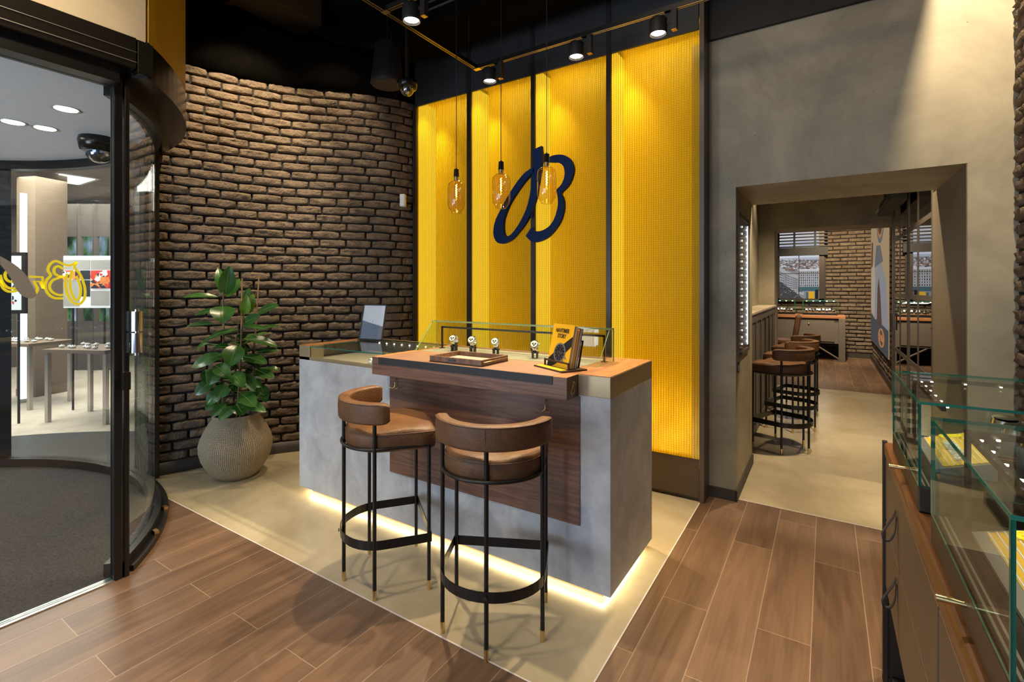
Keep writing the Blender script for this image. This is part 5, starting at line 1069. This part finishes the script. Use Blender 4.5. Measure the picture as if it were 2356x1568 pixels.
q(.74, 0, .88, .12, 9); q(.9, 0, .98, .15, 0); q(.68, 0, .73, .11, 10)
part('print', b, PM, t, recalc=False)
b = MB(); b.box(-.95, .0, 12.87, 12.9, 1.2, 2.85); part('backboard', b, 'black', t)
b = MB(); b.box(-.95, -.9, 12.82, 12.87, 1.2, 2.85); b.box(-.125, -.03, 12.82, 12.87, 1.2, 2.85); b.box(-.95, -.03, 12.82, 12.87, 1.2, 1.27); b.box(-.52, -.505, 12.83, 12.855, 1.27, 2.3); b.box(-.9, -.125, 12.83, 12.855, 1.83, 1.845); part('frame', b, 'bronze', t)
b = MB(); b.box(-.95, .04, 12.76, 12.86, 2.24, 2.42)
for k in range(6): b.box(-.95, .04, 12.78, 12.84, 2.43+.07*k, 2.455+.07*k)
b.box(-.62, -.58, 12.755, 12.76, 2.24, 2.85); b.box(-.22, -.18, 12.755, 12.76, 2.24, 2.85); part('blind', b, 'black', t)
b = MB(); b.box(-.9, -.125, 12.862, 12.866, 2.3, 2.8); part('light_strip', b, 'print5', t)
# mural on the side brick wall
t = thing('racing_mural', 'tall printed racing mural with an orange 24h badge on side brick wall', 'picture', (.81, 11.0, 1.4), world=True)
b = MB(); b.box(.80, .81, 9.3, 12.72, .42, 3.1, 0); part('panel', b, 'print_cream', t)
b = MB(); mk = [0]
def mq(pts, mi): mk[0] += 1; b.add([(.799-.0004*mk[0], y, z_) for y, z_ in pts], [tuple(range(len(pts)))], mi)
mq([(9.3, .42), (12.72, .42), (12.72, 1.0), (11.6, .9), (10.5, 1.05), (9.3, .9)], 0)
mq([(12.6, 1.1), (11.9, .95), (11.6, 1.6), (11.9, 2.0), (12.5, 1.9)], 3); mq([(11.9, .95), (9.3, .85), (9.6, 1.6), (10.6, 2.0), (11.5, 1.9)], 2); mq([(11.3, .9), (10.3, .85), (10.6, 1.4), (10.9, 1.7), (11.15, 1.5)], 5); mq([(11.8, 1.9), (10.1, 1.95), (10.6, 2.25), (11.4, 2.3)], 1)
for rr_, mi in ((.75, 1), (.6, 4), (.5, 5), (.32, 3), (.2, 0)):
    mq([(10.6+rr_*math.cos(6.28*k/28), 2.75+rr_*.62*math.sin(6.28*k/28)) for k in range(28)], mi)
mq([(12.6, 1.9), (12.2, 1.95), (12.1, 2.4), (12.45, 2.45)], 5)
part('painting', b, ['print1', 'print2', 'print3', 'print_tan', 'print_orange', 'print_brown'], t, recalc=False)
b = MB(); b.tube([(.79, 10.35+.42*math.cos(6.28*k/24), .66+.15*math.sin(6.28*k/24)) for k in range(24)], .011, 6, closed=True); m_ = text_mb('24h', .17, lambda x, y, z_: (.79-z_, 10.35-x*2.2, .6+y), .004, 0, -.0025, 1.15); b.add(m_.v, m_.f, 0); part('badge', b, 'print_orange', t, recalc=False)

# ================================================================ RIGHT FOREGROUND DISPLAY CABINET
t = thing('display_cabinet', 'brown drawer cabinet with orange timber top in the right foreground', 'cabinet', (.5, 1.2, 0), world=True)
cy0, cy1 = -.4, 2.34
b = MB(); b.box(.20, .84, cy0, cy1-.01, .37, .86); part('carcass', b, 'brownpanel', t)
b = MB(); b.box(.187, .84, cy0, cy1, .862, .915); part('timber_top', b, 'cherry', t, bevel=.012, seg=3)
b = MB(); b.box(.183, .198, cy1-.01, cy1+.02, 0, .915); b.box(.183, .84, cy1-.005, cy1+.02, 0, .02); b.box(.198, .84, cy1, cy1+.008, .02, .9); part('end_panel', b, 'bronze', t)
b = MB(); b.box(.21, .84, cy0, cy1-.01, .0, .03); b.box(.6, .84, cy0, cy1-.01, .03, .37); part('open_base', b, 'black', t)
for z0_, z1_, pz in ((.63, .855, .745), (.375, .62, .53)):
    for yy0, yy1 in ((1.3, 2.32), (.25, 1.29)):
        b = MB(); b.box(.191, .20, yy0+.004, yy1, z0_, z1_); dr = part('drawer', b, 'brownpanel', t, bevel=.0015)
        yc = yy1-.36; b = MB(); pp_ = spline([(.188, pz+.05), (.182, pz+.03), (.162, pz-.01), (.152, pz-.035), (.158, pz-.05), (.172, pz-.048), (.185, pz-.02), (.189, pz+.03)], 4); b.strip([(x_, yc-.009, z_) for x_, z_ in pp_], [(x_, yc+.009, z_) for x_, z_ in pp_], (-.002, 0, .001)); part('leather_pull', b, 'blackleather', dr)
def front_case(yA, yB, lab, nm_):
    xf, xb, zb_, zg, zt_ = .203, .80, .918, .983, 1.205
    t = thing('display_case', lab, 'display case', ((xf+xb)/2, (yA+yB)/2, .918), world=True)
    b = MB(); b.box(xf, xb, yA, yB, zb_, zg); part('base', b, 'bronze', t, bevel=.003)
    b = MB(); b.box(xf+.012, xf+.016, yA+.012, yB-.012, zg, zg+.002); b.box(xf+.022, xf+.026, yA+.012, yB-.012, zg, zg+.002); part('rim_line', b, 'steel', t)
    g = .007; b = MB(); b.plate(xf, xf+g, yA+g, yB-g, zg, zt_-g, 'x'); b.plate(xb-g, xb, yA+g, yB-g, zg, zt_-g, 'x'); b.plate(xf, xb, yA, yA+g, zg, zt_-g, 'y'); b.plate(xf, xb, yB-g, yB, zg, zt_-g, 'y'); b.plate(xf, xb, yA, yB, zt_-g, zt_, 'z'); part('glass_box', b, ['glass', 'glassedge'], t)
    b = MB(); b.box(xf+.05, xf+.06, yB-.05, yB-.04, zg, zt_-.01); b.box(xf+.05, xb-.05, yB-.05, yB-.04, zt_-.025, zt_-.012); b.box(xf+.05, xf+.06, yA+.03, yB-.04, zt_-.025, zt_-.012); part('light_bracket', b, 'bronze', t)
    b = MB()
    for k in range(6): yy = yA+.08+k*(yB-yA-.16)/5; b.cyl((xf+.07, yy, zt_-.024), (xf+.07, yy, zt_-.021), .0035, n=8)
    for k in range(6): xx = xf+.1+k*.085; b.cyl((xx, yB-.06, zt_-.024), (xx, yB-.06, zt_-.021), .0035, n=8)
    part('spot_dots', b, 'led', t)
    for f_ in (.2, .5, .8): lamp('SPOT', (xf+.075, yA+(yB-yA)*f_, zt_-.026), (xf+.22, yA+(yB-yA)*f_, zg), .75, NEUT, .004, 120, .9)
    yc = yA+(yB-yA)*.42; b = MB(); b.cyl((xf-.04, yc, .955), (xf-.014, yc, .955), .0065, n=16); b.cyl((xf-.014, yc, .955), (xf, yc, .955), .0055, n=16); part('brass_pin', b, 'brass', t)
    # brand plaque: slanted striped block with raised lettering
    pq = thing('brand_plaque', 'yellow and white ribbed plaque with brand lettering inside the '+nm_, 'plaque', (xf+.118, (yA+yB)/2+.03, zg+.001))
    T = Matrix.Rotation(R(-18), 4, 'Y'); hl = .17
    b = MB(); b.T = Matrix.Identity(4); b.poly([(-.065, -hl, 0), (.065, -hl, 0), (.065, -hl, .048), (-.065, -hl, .008)], (0, 2*hl, 0)); part('block', b, 'steel', pq)
    b = MB(); zz = lambda x: .008+(x+.065)/.13*.04
    b.poly([(-.045, -hl+.012, zz(-.045)+.0005), (.06, -hl+.012, zz(.06)+.0005), (.06, -hl+.012, zz(.06)+.002), (-.045, -hl+.012, zz(-.045)+.002)], (0, 2*hl-.024, 0)); part('yellow_face', b, 'plaqueyellow', pq)
    b = MB()
    for k in range(9): x = -.042+.0122*k; b.cyl((x, -hl+.012, zz(x)+.0025), (x, hl-.012, zz(x)+.0025), .0016, n=6)
    part('ribs', b, 'dialwhite', pq)
    m_ = text_mb('BREITLING', .036, lambda x, y, z_: (-.012+y, .0-x*1.05-.03, zz(-.012+y)+.008+z_), .002, 0, .001, 1.05); part('lettering', m_, 'dialwhite', pq, recalc=False)
    b = MB(); emblem(b, lambda x, y: (.045-(y-92)/1356*.055-.0, .145-(x-200)/1124*.045, zz(.045-(y-92)/1356*.055)+.007), (0, 0, .003)); part('emblem', b, 'signyellow', pq)
    return t, xf, zg
W1 = None
for (yA, yB), nm_, lab in (((1.645, 2.225), 'farther case', 'farther clear glass watch case on the right foreground cabinet'), ((.888, 1.465), 'nearer case', 'nearer clear glass watch case at the right edge of the picture')):
    _, xf, zg = front_case(yA, yB, lab, nm_)
    for i in range(2):
        for j in range(2):
            ty = yA+.16+.27*j; txx = xf+.272+.172*i
            pos = ('front', 'rear')[j]+' '+('left', 'right')[i]
            tt = thing('watch_tray', 'open timber tray holding watches, %s one in the %s' % (pos, nm_), 'tray', (txx, ty, zg+.001), 0, 'trays in the '+nm_)
            b = MB(); b.box(-.08, .08, -.12, .12, 0, .006); part('tray_base', b, 'greydark', tt)
            b = MB(); b.box(-.08, -.073, -.12, .12, .006, .03); b.box(.073, .08, -.12, .12, .006, .03); b.box(-.073, .073, -.12, -.113, .006, .03); b.box(-.073, .073, .113, .12, .006, .03); part('rim', b, 'cherry', tt)
            for k in range(2):
                yy = ty-.058+.116*k; lb = 'large steel watch in the %s tray of the %s, %s of the pair' % (pos, nm_, ('nearer', 'farther')[k])
                if W1 is None:
                    W1 = thing('wristwatch', lb, 'watch', (txx, yy, zg+.0075), R(15), 'watches in the foreground cases'); W1.scale = (1.45,)*3
                    b = MB(); vs = []; n = 28
                    for q_ in range(n):
                        a = 2*math.pi*q_/n; vs += [(-.012, .03*math.cos(a), .031+.028*math.sin(a)), (.012, .03*math.cos(a), .031+.028*math.sin(a)), (.012, .027*math.cos(a), .031+.025*math.sin(a)), (-.012, .027*math.cos(a), .031+.025*math.sin(a))]
                    b.add(vs, [(4*q_+e, 4*q_+(e+1) % 4, (4*q_+4+(e+1) % 4) % (4*n), (4*q_+4+e) % (4*n)) for q_ in range(n) for e in range(4)]); part('bracelet', b, 'silver', W1, bevel=.001)
                    b = MB(); b.cyl((0, -.004, .058), (0, -.006, .07), .024, .0225, 30); b.cyl((.022, -.005, .063), (.03, -.005, .063), .004, n=10); cs_ = part('watch_case', b, 'silver', W1); b = MB(); b.cyl((0, -.006, .0702), (0, -.006, .0708), .0195, n=28); part('dial', b, 'dialblack', cs_)
                    b = MB(); b.lathe([(.026, 0), (.026, .05), (.02, .056), (.0005, .058)], n=18); part('cushion', b, 'greydark', W1); snapshot(W1)
                else: dup(W1, (txx, yy, zg+.0075), R(rr.uniform(-10, 40)), lb, 'watches in the foreground cases', 1.45)
